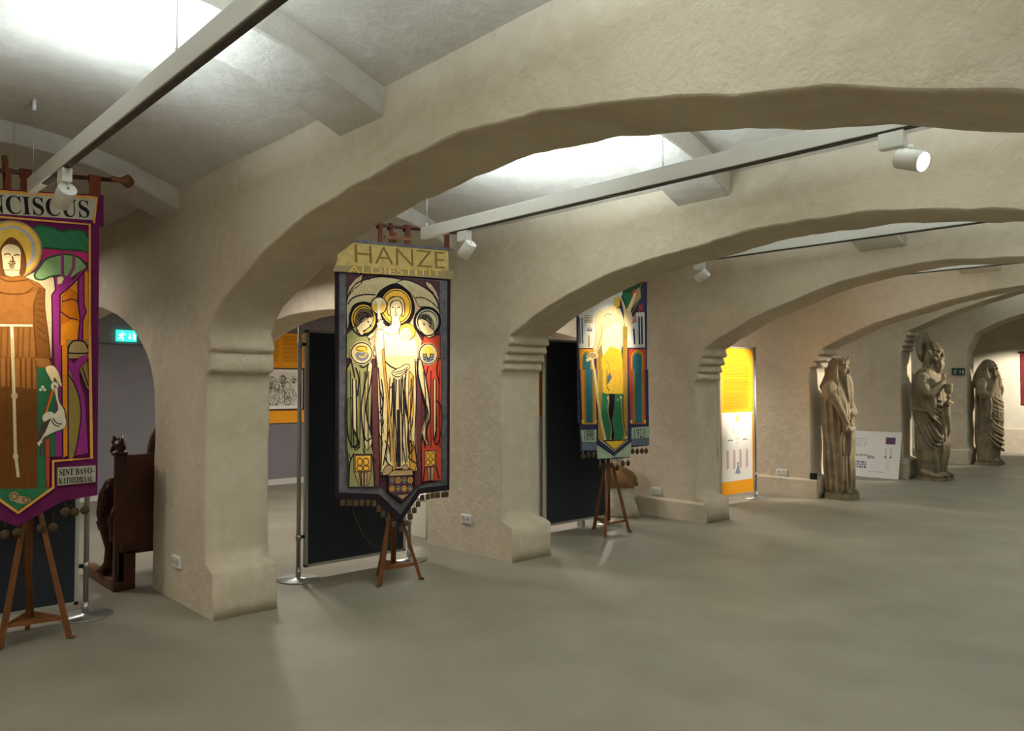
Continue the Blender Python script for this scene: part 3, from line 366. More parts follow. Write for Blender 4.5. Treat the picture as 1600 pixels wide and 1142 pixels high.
brown 4 344,932 341,923 333,916 322,914 311,918 302,925 299,935 302,944 311,951 322,953 333,950 341,942 344,932
tanf 257,898 332,893 322,786 274,790
dark 3.4 257,898 332,893 322,786 274,790 257,898
dark 6 166,1765 164,1739 162,1701 166,1656 180,1600 198,1537 217,1478 237,1430 257,1386 269,1340 265,1281 253,1219 244,1176
dark 6 199,1759 212,1726 230,1678 247,1615 265,1528 281,1427 289,1339 281,1278 263,1231 252,1189 256,1145 266,1105 273,1078
dark 6 319,1616 321,1117
dark 6 347,1616 349,1130
dark 6 348,1435 362,1429 381,1418 397,1393 405,1345 409,1284 408,1225 399,1168 384,1114 370,1080 355,1076 339,1091 331,1117 337,1156 349,1205 359,1240
dark 6 210,1177 236,1066
dark 6 237,902 220,794
dark 6 348,901 383,795
dark 6 293,896 293,788
dark 6 267,1726 242,1629
dark 6 371,1783 365,1759 356,1723 354,1686 362,1645 375,1604 386,1574
cream 367,1825 365,1805 357,1785 345,1767 330,1752 311,1741 290,1734 267,1731 245,1733 225,1739 206,1750 190,1764 179,1781 172,1800 169,1820 171,1840 178,1859 190,1877 205,1892 224,1903 245,1911 267,1914 289,1912 310,1906 329,1896 345,1882 357,1865 365,1846
dark 5 360,1825 358,1806 351,1789 340,1772 325,1759 308,1749 288,1742 267,1740 247,1741 228,1747 210,1756 196,1769 185,1784 178,1802 176,1820 178,1838 185,1856 195,1872 210,1885 227,1896 246,1903 267,1905 287,1904 307,1899 325,1889 340,1877 351,1861 358,1844 360,1825
steel 329,1808 328,1795 323,1783 316,1773 306,1763 294,1757 281,1752 267,1751 254,1752 241,1755 229,1762 219,1770 212,1781 208,1792 206,1804 208,1816 212,1828 219,1839 229,1848 240,1855 253,1859 267,1861 281,1860 294,1857 306,1850 315,1842 323,1831 327,1820
gold 319,1845 317,1834 314,1824 307,1815 299,1807 289,1801 279,1798 267,1796 256,1797 245,1800 235,1806 227,1813 221,1821 217,1831 216,1842 217,1852 221,1862 227,1871 235,1879 245,1885 255,1889 267,1890 278,1889 289,1886 299,1881 307,1874 313,1865 317,1855
dark 6 241,1829 248,1808 258,1781 267,1767 277,1781 286,1809 293,1830
dark 4 216,1821 242,1813
dark 4 319,1824 293,1815
dark 4 216,1799 242,1794
dark 4 319,1802 293,1795
dark 4 216,1777 242,1775
dark 4 319,1779 293,1776
white -243,1873 -173,1876 -173,1783 -219,1730
white -158,1876 149,1887 149,1764 51,1681 -62,1680 -157,1771
cream3 -222,1730 -157,1797 132,1805 149,1710 144,1125 161,880 120,876 70,913 -153,902 -183,892 -193,1140 -214,1481
gold2 75,1682 116,1641 118,1343 94,1181 66,1129 68,1411
dark 3.4 75,1682 116,1641 118,1343 94,1181 66,1129 68,1411 75,1682
ochre 69,1129 119,1113 161,948 136,875 87,899
dark 3.4 69,1129 119,1113 161,948 136,875 87,899 69,1129
dark 6 -216,1704 -210,1637 -202,1542 -194,1442 -189,1341 -184,1237 -182,1140 -182,1048 -185,963 -187,905
dark 6 -157,1757 -146,1747 -129,1732 -110,1719 -88,1708 -63,1699 -46,1693
dark 6 -86,1586 -85,1528 -86,1444 -92,1348 -110,1231 -134,1104 -153,1007 -162,963 -166,949 -168,943
dark 6 -46,1613 -50,1542 -55,1441 -57,1347 -53,1272 -46,1203 -40,1134 -40,1055 -41,976 -43,921
dark 6 -22,1613 -20,1550 -18,1457 -16,1346 -13,1199 -10,1035 -7,919
dark 6 10,1640 14,1570 20,1469 23,1372 19,1288 14,1206 13,1131 22,1057 36,989 46,942
dark 6 50,1708 45,1664 38,1601 35,1533 41,1467 52,1397 62,1317 71,1213 80,1100 86,1020
dark 6 132,1778 137,1702 144,1593 147,1478 144,1360 137,1237 135,1126 143,1027 155,940 164,880
dark 6 -187,1612 -181,1579 -173,1531 -168,1481 -170,1424 -174,1365 -178,1323
dark 6 -153,1007 -146,993 -136,972 -122,953 -101,936 -76,920 -58,909
dark 6 -206,1546 -194,1514 -179,1469 -171,1428 -177,1396 -191,1369 -201,1350
dark 6 116,1641 113,1575 108,1481 101,1397 90,1336 78,1284 69,1250
dark 6 78,1128 92,1110 110,1084 119,1059 104,1036 80,1015 70,994 91,972 126,950 153,935
dark 6 -109,1546 -77,1560
dark 6 -1,1613 -3,1553 -5,1469 -5,1399 -1,1359 6,1335 10,1319
dark -42,1373 -22,1373 -14,919 -33,920
dark -181,1376 -161,1270 -176,1244
dark 22,1533 42,1439 56,1304 39,1345
dark 64,1250 79,1128 70,1021 56,1129
skin -86,1673 -74,1681 -55,1690 -34,1699 -14,1707 3,1716 20,1725 37,1732 50,1735 62,1734 73,1729 80,1723 83,1716 81,1708 74,1700 63,1691 51,1681 35,1669 16,1654 -4,1641 -22,1633 -38,1632 -54,1635 -68,1641 -78,1646 -85,1652 -90,1658 -91,1665
dark 3.4 -86,1673 -74,1681 -55,1690 -34,1699 -14,1707 3,1716 20,1725 37,1732 50,1735 62,1734 73,1729 80,1723 83,1716 81,1708 74,1700 63,1691 51,1681 35,1669 16,1654 -4,1641 -22,1633 -38,1632 -54,1635 -68,1641 -78,1646 -85,1652 -90,1658 -91,1665 -86,1673
brown 4 -78,1666 -57,1669 -27,1674 2,1681 27,1692 51,1705 67,1715
brown 4 -62,1650 -43,1654 -15,1660 10,1667 30,1677 47,1687 59,1695
dark 4 -466,1674 -464,1611 -462,1519 -459,1419 -456,1302 -452,1177 -449,1088
dark 4 -385,1675 -381,1611 -377,1519 -374,1418 -375,1300 -379,1174 -381,1085
dark 4 -333,1676 -333,1612 -334,1519 -335,1417 -337,1299 -338,1172 -339,1083
dark 4 -302,1676 -305,1612 -307,1519 -308,1417 -306,1298 -302,1171 -299,1081
dark 4 217,1684 225,1615 236,1517 243,1409 243,1283 239,1148 236,1053
dark 4 293,1685 292,1616 290,1517 289,1408 290,1281 292,1146 294,1050
dark 4 380,1686 378,1617 376,1516 376,1407 379,1279 384,1142 387,1045
dark 4 -141,1626 -136,1549 -130,1438 -127,1322 -129,1194 -134,1061 -137,967
dark 4 -109,1626 -112,1549 -115,1438 -116,1322 -111,1193 -104,1059 -98,964
dark 4 -75,1626 -75,1549 -76,1438 -76,1321 -77,1192 -77,1058 -78,963
dark 4 -62,1626 -64,1549 -67,1438 -67,1320 -62,1191 -54,1056 -49,961
dark 4 -4,1627 -2,1549 2,1437 5,1319 8,1189 10,1053 12,957
dark 4 31,1627 30,1549 28,1436 30,1318 38,1188 49,1051 57,955
dark 4 100,1628 96,1549 90,1436 88,1317 93,1185 100,1048 106,951
dark 4 -201,1298 -193,1284 -182,1264 -173,1244 -170,1225 -170,1205 -170,1192
dark 4 -210,1193 -202,1180 -190,1160 -182,1140 -179,1120 -178,1101 -178,1087
dark 4 -154,1139 -144,1125 -129,1104 -118,1084 -112,1064 -108,1045 -106,1031
dark 4 92,1614 93,1597 93,1571 91,1546 83,1521 72,1496 65,1479
dark 4 110,1316 110,1299 110,1273 107,1249 98,1224 86,1199 77,1182
dark 4 -477,1052 -472,1042 -465,1027 -461,1013 -462,999 -466,985 -468,975
dark 4 -268,1014 -261,1007 -252,997 -245,987 -243,977 -244,968 -245,961
ochre 11 -176,1849 -157,1665 -116,1348 -61,880
brown 4 -167,1850 -147,1665 -106,1348 -52,879
tanf -176,891 -170,903 -160,919 -149,932 -137,941 -123,942 -106,939 -91,932 -82,924 -82,912 -86,898 -95,883 -106,873 -120,867 -138,864 -155,863 -168,864 -175,868 -178,874 -178,882
dark 3.4 -176,891 -170,903 -160,919 -149,932 -137,941 -123,942 -106,939 -91,932 -82,924 -82,912 -86,898 -95,883 -106,873 -120,867 -138,864 -155,863 -168,864 -175,868 -178,874 -178,882 -176,891
tanf 6,918 11,925 23,931 35,935 46,935 55,930 63,920 69,909 70,900 64,893 53,887 40,883 30,883 21,888 13,898 7,909
dark 3.4 6,918 11,925 23,931 35,935 46,935 55,930 63,920 69,909 70,900 64,893 53,887 40,883 30,883 21,888 13,898 7,909 6,918
plum -121,861 103,851 120,708 7,631 -128,730
tanf -74,897 103,891 112,846 -121,854 -106,879
dark 3.4 -74,897 103,891 112,846 -121,854 -106,879 -74,897
black 8 -124,854 -124,732 7,638 117,715 113,846
steel 4 -66,820 -69,810 -76,803 -86,801 -97,805 -104,813 -107,823 -104,832 -97,839 -86,841 -76,838 -69,830 -66,820
tan -77,820 -80,814 -86,812 -93,815 -96,822 -93,828 -86,830 -80,827
gold2 4 -65,753 -68,744 -76,737 -86,735 -96,739 -104,747 -107,757 -104,767 -96,773 -86,775 -76,771 -68,764 -65,753
gold -77,754 -79,748 -86,746 -93,749 -95,756 -93,762 -86,764 -79,761
gold2 4 -8,815 -11,805 -19,799 -29,797 -40,800 -47,808 -50,818 -47,828 -40,835 -29,837 -19,833 -11,825 -8,815
tan -20,816 -22,810 -29,807 -36,811 -39,817 -36,824 -29,826 -22,823
steel 4 -8,748 -11,739 -18,732 -29,730 -39,734 -47,742 -50,752 -47,762 -39,768 -29,770 -19,767 -11,759 -8,748
gold -19,749 -22,743 -29,741 -36,744 -38,751 -36,757 -29,760 -22,756
steel 4 50,810 47,801 39,794 29,792 18,796 10,803 8,814 10,823 18,830 29,832 39,829 47,821 50,810
tan 38,811 36,805 29,803 22,806 19,813 22,819 29,821 35,818
gold2 4 50,743 47,734 40,727 29,725 19,729 11,737 8,747 11,757 18,763 29,765 39,762 47,754 50,743
gold 39,744 36,738 29,736 22,739 19,746 22,752 29,755 36,751
gold2 4 109,806 106,796 98,789 87,787 77,791 69,799 66,809 69,819 76,826 87,828 98,824 106,816 109,806
tan 97,807 94,800 87,798 80,801 77,808 80,815 87,817 94,813
steel 4 109,738 106,728 98,722 88,720 77,724 69,732 66,742 69,752 77,759 87,760 98,757 106,749 109,738
gold 97,739 94,733 88,731 81,734 78,741 81,747 87,750 94,746
tanf -49,703 71,699 10,658
dark 3.4 -49,703 71,699 10,658 -49,703"""
ART3="""navy -540,2676 578,2783 568,1585 -524,1582
paper -527,2659 248,2732 -169,1960 -529,1947
paper 245,2352 550,2382 555,1989 243,1978
dgreen 157,2724 481,2754 480,2526 322,2357 185,2378
green1 163,2560 324,2583 323,2504 246,2411
tanf 339,2584 465,2654 480,2546 338,2417 307,2425
red 324,2597 402,2628 401,2579 339,2515
skin 133,2528 145,2518 169,2485 195,2446 215,2418 225,2403 228,2392 233,2390 246,2401 272,2436 308,2488 344,2541 370,2577 386,2590 395,2590 398,2579 394,2559 377,2523 351,2474 324,2422 307,2376 305,2338 311,2302 319,2270 321,2240 315,2213 305,2189 293,2168 282,2150 273,2132 264,2116 254,2106 244,2109 232,2131 220,2166 208,2206 199,2243 194,2274 192,2304 190,2334 185,2368 171,2412 153,2463 138,2506
navy 322,2357 480,2516 528,2540 527,2470 337,2309
red 7 322,2250 412,2274
red 6 439,2385 527,2402
tanf 6 -447,2216 -316,2222
red 7 328,2268 407,2292
red 6 439,2400 527,2418
tanf 6 -447,2233 -316,2238
red 7 334,2286 403,2309
red 6 440,2416 527,2434
tanf 6 -447,2249 -316,2255
red 7 340,2304 398,2327
red 6 440,2432 527,2450
tanf 6 -447,2266 -316,2272
red 7 347,2322 394,2344
red 6 440,2448 527,2466
tanf 6 -447,2282 -316,2289
slate 14 -521,2258 -511,1994
slate 14 -481,2260 -471,1995
navy 18 447,2326 454,2020
navy 18 494,2329 502,2022
navy 20 355,2188 370,2017
slate -406,2126 -386,2164 -372,2128 -362,2184 -348,2129 -330,2163 -324,2126
tanf 20 -376,2082 -377,1962
tan 5 481,2754 480,2536 322,2357
cream2 -288,2272 -196,2352 -23,2392 125,2393 184,2281 213,2011 -170,1847 -296,1937 -268,2087
skin -52,2400 -36,2411 -11,2417 15,2419 36,2415 49,2407 58,2392 63,2376 65,2360 63,2344 57,2327 47,2312 35,2301 18,2293 -3,2288 -23,2288 -38,2296 -48,2317 -55,2347 -57,2378
brown 5 -139,2281 -129,2293 -115,2309 -96,2321 -69,2323 -38,2319 -16,2317
yellow 36,2502 126,2518 118,2421 65,2379 36,2425
cream -324,1917 -254,2124 -183,2212 -162,2129 -212,2005 -269,1882
tan 8 -175,2203 -175,2176 -176,2137 -183,2090 -205,2031 -234,1966 -255,1920
white -154,2129 124,2268 160,2009 122,1854 -184,1847
olive -255,1901 -184,1997 -156,1857 167,1865 169,2203 245,2207 241,1584 -256,1583
yellow -184,1856 -40,1983 137,1951 166,1817 165,1584 -171,1583
dgold 5 -113,1830 -94,1814 -69,1790 -56,1755 -64,1699 -85,1631 -100,1583
dgold 5 123,2008 136,1976 154,1928 167,1865 167,1771 162,1662 158,1584
ochre 9 -255,1901 -250,1583
ochre 9 -229,1902 -225,1583
ochre 9 -191,1903 -187,1583
ochre 9 183,2068 183,1584
ochre 9 210,2069 210,1584
ochre 9 232,2070 231,1584
orange -522,1939 -303,1946 -297,1583 -515,1582
olive -493,1582 -492,1848 -488,1875 -474,1899 -453,1917 -428,1927 -400,1928 -374,1919 -353,1902 -340,1879 -335,1852 -336,1583
yellow 5 -491,1582 -490,1848 -486,1874 -472,1897 -452,1914 -427,1924 -401,1925 -376,1917 -355,1900 -342,1878 -337,1852 -338,1583
teal -470,1582 -469,1849 -465,1865 -456,1879 -441,1889 -424,1895 -405,1896 -387,1891 -372,1881 -363,1867 -359,1852 -360,1583
red 266,1965 559,1974 565,1585 273,1584
olive 304,1584 305,1869 312,1897 330,1922 358,1942 392,1953 429,1954 463,1945 491,1927 510,1902 516,1874 514,1585
yellow 5 306,1584 308,1869 315,1896 332,1921 359,1939 393,1950 428,1951 462,1943 489,1925 507,1901 513,1874 511,1585
teal 335,1585 337,1869 342,1886 354,1901 374,1913 398,1919 423,1920 447,1915 466,1904 479,1890 483,1873 481,1585
skin -421,1869 -414,1878 -402,1889 -386,1900 -366,1907 -340,1909 -308,1909 -277,1906 -255,1901 -242,1893 -236,1883 -236,1873 -241,1864 -252,1857 -270,1851 -290,1846 -311,1844 -332,1843 -355,1845 -377,1848 -394,1851 -406,1854 -416,1858 -421,1862
tanf -258,1878 -264,1866 -281,1856 -308,1849 -339,1846 -369,1847 -395,1853 -412,1862 -418,1873 -412,1885 -395,1895 -369,1902 -338,1905 -307,1904 -281,1898 -264,1889
cream 22 -421,1823 -352,1847 -325,1834 -270,1583
navy -523,1730 602,1747 613,1126 299,1141 298,977 12,824 -259,983 -258,1159 -505,1167
orange -510,1730 -276,1734 -265,1169 -478,1175
olive -457,1731 -299,1734 -296,1183 -452,1188
teal -428,1732 -329,1733 -326,1184 -423,1187
gold -459,1202 -462,1190 -471,1183 -482,1184 -491,1191 -494,1203 -491,1215 -482,1222 -471,1221 -462,1214
gold -261,1196 -264,1184 -273,1177 -284,1178 -293,1185 -297,1197 -293,1209 -284,1216 -273,1216 -264,1208
red 264,1742 546,1747 557,1143 299,1151
olive 326,1743 517,1746 519,1159 331,1164
teal 362,1744 481,1746 482,1160 367,1163
gold 322,1179 318,1167 308,1159 296,1160 286,1168 282,1180 286,1193 296,1200 308,1200 318,1192
gold 560,1172 556,1159 546,1152 533,1152 523,1160 519,1173 523,1186 534,1194 546,1193 557,1185
olive -255,1734 242,1742 237,989 13,876 -209,1000
yellow 8 -239,1735 -228,1010
ochre 8 -213,1735 -202,1009
ochre 8 -192,1735 -181,1008
ochre 8 184,1741 186,1010
ochre 8 208,1741 210,1009
ochre 8 229,1742 231,1008
green1 -179,1502 -57,1492 -73,1266 -30,1114 -59,997 -146,1001 -187,1250
green1 16,1482 179,1481 140,1223 177,1049 146,988 13,994 -15,1151
black -71,1511 31,1491 15,1340 -22,1189 14,1065 6,990 -23,991 -44,1115 -80,1266 -57,1407
tan 8 -72,1464 -78,1420 -86,1358 -87,1295 -70,1232 -46,1168 -30,1114 -32,1073 -43,1042 -52,1021
tan 8 127,1434 132,1382 139,1309 148,1242 156,1188 165,1139 177,1097 197,1060 220,1029 237,1008
brown 10 164,1472 164,1415 164,1335 166,1260 172,1199 180,1142 192,1096 212,1064 235,1041 252,1027
cream 145,1441 141,1433 132,1428 121,1429 112,1433 109,1441 112,1449 121,1454 132,1454 141,1449
cream -72,1440 -74,1429 -82,1422 -91,1422 -98,1429 -100,1440 -98,1451 -90,1458 -82,1458 -74,1451
cream 85,1417 82,1411 74,1408 67,1411 64,1417 67,1423 75,1425 82,1423
cream 237,1010 232,1004 218,1000 201,1001 188,1005 183,1012 188,1019 201,1023 218,1022 232,1017
yellow2 -171,1736 166,1741 164,1479 -115,1483 -172,1497
slate -92,1661 -56,1709 -20,1653 -71,1596 -97,1577
black 6 -99,1737 -102,1689 -105,1622 -103,1567 -89,1538 -71,1521 -57,1511
ochre 5 91,1701 101,1686 115,1662 120,1635 109,1598 90,1558 75,1529
ochre 5 3,1738 12,1703 25,1653 31,1606 25,1562 11,1520 1,1492
cream 26 -297,1734 -243,1409 -194,1194 -129,996
tan 5 -278,1734 -226,1409 -179,1194 -114,995
yellow -146,992 199,986 20,893
black 7 -153,992 13,887 207,983 -153,992
cream 5 -209,1000 13,878 237,984
paleg -505,1117 -269,1113 -270,984 -485,994
paleg 302,1112 621,1116 615,992 301,991
slate -492,990 -270,979 -270,901 -492,913
slate 301,986 612,987 611,913 300,918
paleg -262,960 -2,825 5,806 -246,812
paleg 298,957 27,828 12,808 281,799"""
import bpy, bmesh, math, random
from mathutils import Vector, Matrix, noise, geometry
random.seed(7)
SC = bpy.context.scene
COL = SC.collection
R = math.radians

# ------------------------------------------------------------------ materials
def hexc(h):
    h = h.lstrip('#'); out = []
    for i in (0, 2, 4):
        c = int(h[i:i+2], 16) / 255
        out.append(c / 12.92 if c <= .04045 else ((c + .055) / 1.055) ** 2.4)
    return tuple(out) + (1,)

MATS = {}
def mat(name, color, rough=.7, metal=0, var=0, vscale=6, bump=0, bscale=30, emit=0, spec=.3, var2=None, detail=6):
    if name in MATS: return MATS[name]
    m = bpy.data.materials.new(name); m.use_nodes = True
    nt = m.node_tree; b = nt.nodes['Principled BSDF']
    c = hexc(color) if isinstance(color, str) else tuple(color) + (1,)
    b.inputs['Base Color'].default_value = c
    b.inputs['Roughness'].default_value = rough
    b.inputs['Metallic'].default_value = metal
    b.inputs['Specular IOR Level'].default_value = spec
    if emit:
        b.inputs['Emission Color'].default_value = c
        b.inputs['Emission Strength'].default_value = emit
    if var or bump:
        tc = nt.nodes.new('ShaderNodeTexCoord')
    if var:
        n = nt.nodes.new('ShaderNodeTexNoise'); n.inputs['Scale'].default_value = vscale; n.inputs['Detail'].default_value = detail
        r = nt.nodes.new('ShaderNodeValToRGB')
        r.color_ramp.elements[0].position = .3; r.color_ramp.elements[1].position = .72
        c2 = hexc(var2) if var2 else tuple(max(0, x * (1 - var)) for x in c[:3]) + (1,)
        r.color_ramp.elements[0].color = c2; r.color_ramp.elements[1].color = tuple(min(1, x * (1 + var * .5)) for x in c[:3]) + (1,)
        nt.links.new(tc.outputs['Object'], n.inputs['Vector']); nt.links.new(n.outputs['Fac'], r.inputs['Fac'])
        nt.links.new(r.outputs['Color'], b.inputs['Base Color'])
    if bump:
        n2 = nt.nodes.new('ShaderNodeTexNoise'); n2.inputs['Scale'].default_value = bscale; n2.inputs['Detail'].default_value = 5
        bp = nt.nodes.new('ShaderNodeBump'); bp.inputs['Strength'].default_value = bump; bp.inputs['Distance'].default_value = .02
        nt.links.new(tc.outputs['Object'], n2.inputs['Vector']); nt.links.new(n2.outputs['Fac'], bp.inputs['Height'])
        nt.links.new(bp.outputs['Normal'], b.inputs['Normal'])
    MATS[name] = m
    return m

def plaster(name, c1, c2, c3):
    """hand-trowelled lime plaster: large blotches, small trowel marks, soft relief"""
    m = bpy.data.materials.new(name); m.use_nodes = True; nt = m.node_tree; b = nt.nodes['Principled BSDF']
    b.inputs['Roughness'].default_value = .92; b.inputs['Specular IOR Level'].default_value = .12
    tc = nt.nodes.new('ShaderNodeTexCoord')
    def nz(s, d, dist=0):
        n = nt.nodes.new('ShaderNodeTexNoise'); n.inputs['Scale'].default_value = s; n.inputs['Detail'].default_value = d
        n.inputs['Distortion'].default_value = dist
        nt.links.new(tc.outputs['Object'], n.inputs['Vector']); return n
    n1, n2, n3 = nz(1.3, 4, .4), nz(9, 6, .6), nz(55, 4)
    def ramp(a, b_, c_a, c_b, src):
        r = nt.nodes.new('ShaderNodeValToRGB'); e = r.color_ramp.elements
        e[0].position = a; e[1].position = b_; e[0].color = c_a; e[1].color = c_b
        nt.links.new(src, r.inputs['Fac']); return r
    r1 = ramp(.35, .68, hexc(c2), hexc(c1), n1.outputs['Fac'])
    r2 = ramp(.42, .75, (0, 0, 0, 1), (.55, .55, .55, 1), n2.outputs['Fac'])
    mx = nt.nodes.new('ShaderNodeMix'); mx.data_type = 'RGBA'
    nt.links.new(r2.outputs['Color'], mx.inputs['Factor'])
    nt.links.new(r1.outputs['Color'], mx.inputs[6]); mx.inputs[7].default_value = hexc(c3)
    nt.links.new(mx.outputs[2], b.inputs['Base Color'])
    ad = nt.nodes.new('ShaderNodeMath'); ad.operation = 'MULTIPLY_ADD'; ad.inputs[1].default_value = .25
    nt.links.new(n3.outputs['Fac'], ad.inputs[0]); nt.links.new(n2.outputs['Fac'], ad.inputs[2])
    bp = nt.nodes.new('ShaderNodeBump'); bp.inputs['Strength'].default_value = .35; bp.inputs['Distance'].default_value = .03
    nt.links.new(ad.outputs[0], bp.inputs['Height']); nt.links.new(bp.outputs['Normal'], b.inputs['Normal'])
    MATS[name] = m; return m

PL = plaster('plaster', '#cbbfaa', '#bdb19b', '#d3cab9')
PLV = plaster('vault_plaster', '#c9c4b6', '#bdb7a9', '#d2cec2')
BLUE = mat('blue_grey_wall', '#807e84', .85, var=.1, vscale=2, bump=.1)
M_FLOOR = mat('polished_concrete', '#8a8576', .52, var=.16, vscale=1.6, bump=.05, bscale=60, spec=.22, var2='#7e796b', detail=9)
WHITE = mat('white_enamel', '#e6e6e1', .45)
WOOD = mat('brown_wood', '#6f4421', .5, var=.3, vscale=14, bump=.1)
WOODD = mat('dark_oak', '#4a2617', .45, var=.35, vscale=12, bump=.15)
WOODF = mat('worn_oak', '#6b4a28', .5, var=.3, vscale=14)
STEEL = mat('brushed_steel', '#a8a8a4', .38, metal=.85)
ALU = mat('aluminium', '#b9b8b0', .45, metal=.6)
FELT = mat('charcoal_felt', '#31343a', .95, var=.15, vscale=120, spec=.1)
BLACK = mat('black_plastic', '#0d0e14', .6)
STONE = mat('grey_sandstone', '#8d816a', .88, var=.22, vscale=7, bump=.35, bscale=40, spec=.15, var2='#6e6350')
ORANGE = mat('orange_print', '#f0a322', .6, spec=.2)
PAPER = mat('white_print', '#ebe9e6', .6, spec=.2)
INK = mat('dark_ink', '#3a342c', .8)
GREYINK = mat('grey_ink', '#8f9096', .8)
SOCKET = mat('white_socket_plastic', '#e4e4de', .35)
HOLE = mat('socket_recess', '#8a8a86', .5)
CH = {}
for k, v in dict(dark='241b22', black='17141a', plum='4a3038', peach='c9a184', wing='b8ac88', tan='a08a5c', gold='d9b04a', gold2='dba93f', grey='b9b5a0', cream='cbbb8e', cream3='cbbb8e', cream2='cfc098',
                 sage='8b8c5c', sage2='6f7a4d', skin='e2cda0', hair='6f5a44', hairg='8d8672', hairc='d0b57c', red='b2452f', red2='a63a25', brown='5d4426', white='e2d8b8', maroon='5b3335', tanf='a38a62', steel='6d7280',
                 ochre='b98a35', purple='5f1c49', green1='2f6b48', green2='7c9a68', dgreen='24492f', magenta='a82c62', orange='d9851c', orange2='c06d12', amber='c8861d', violet='8f2f7a', dpurple='3c1436', lilac='a9a3a8',
                 robe='96632f', robe2='7a4e22', robed='6a4018', robeD='6b421d', hood='6b4426', olive='8a7a3a', white2='dcd3bb', dgrey='4b443d', trim='d29a4a', greyf='aaa795', navy='2f3350', paper='cfd2cc', slate='5b6472',
                 yellow='dcb636', yellow2='d2ae3a', dgold='8c6a1e', teal='2d6270', paleg='9fb09a').items():
    CH[k] = mat('cloth_' + k, '#' + v, .85, spec=.12, var=.12, vscale=26)

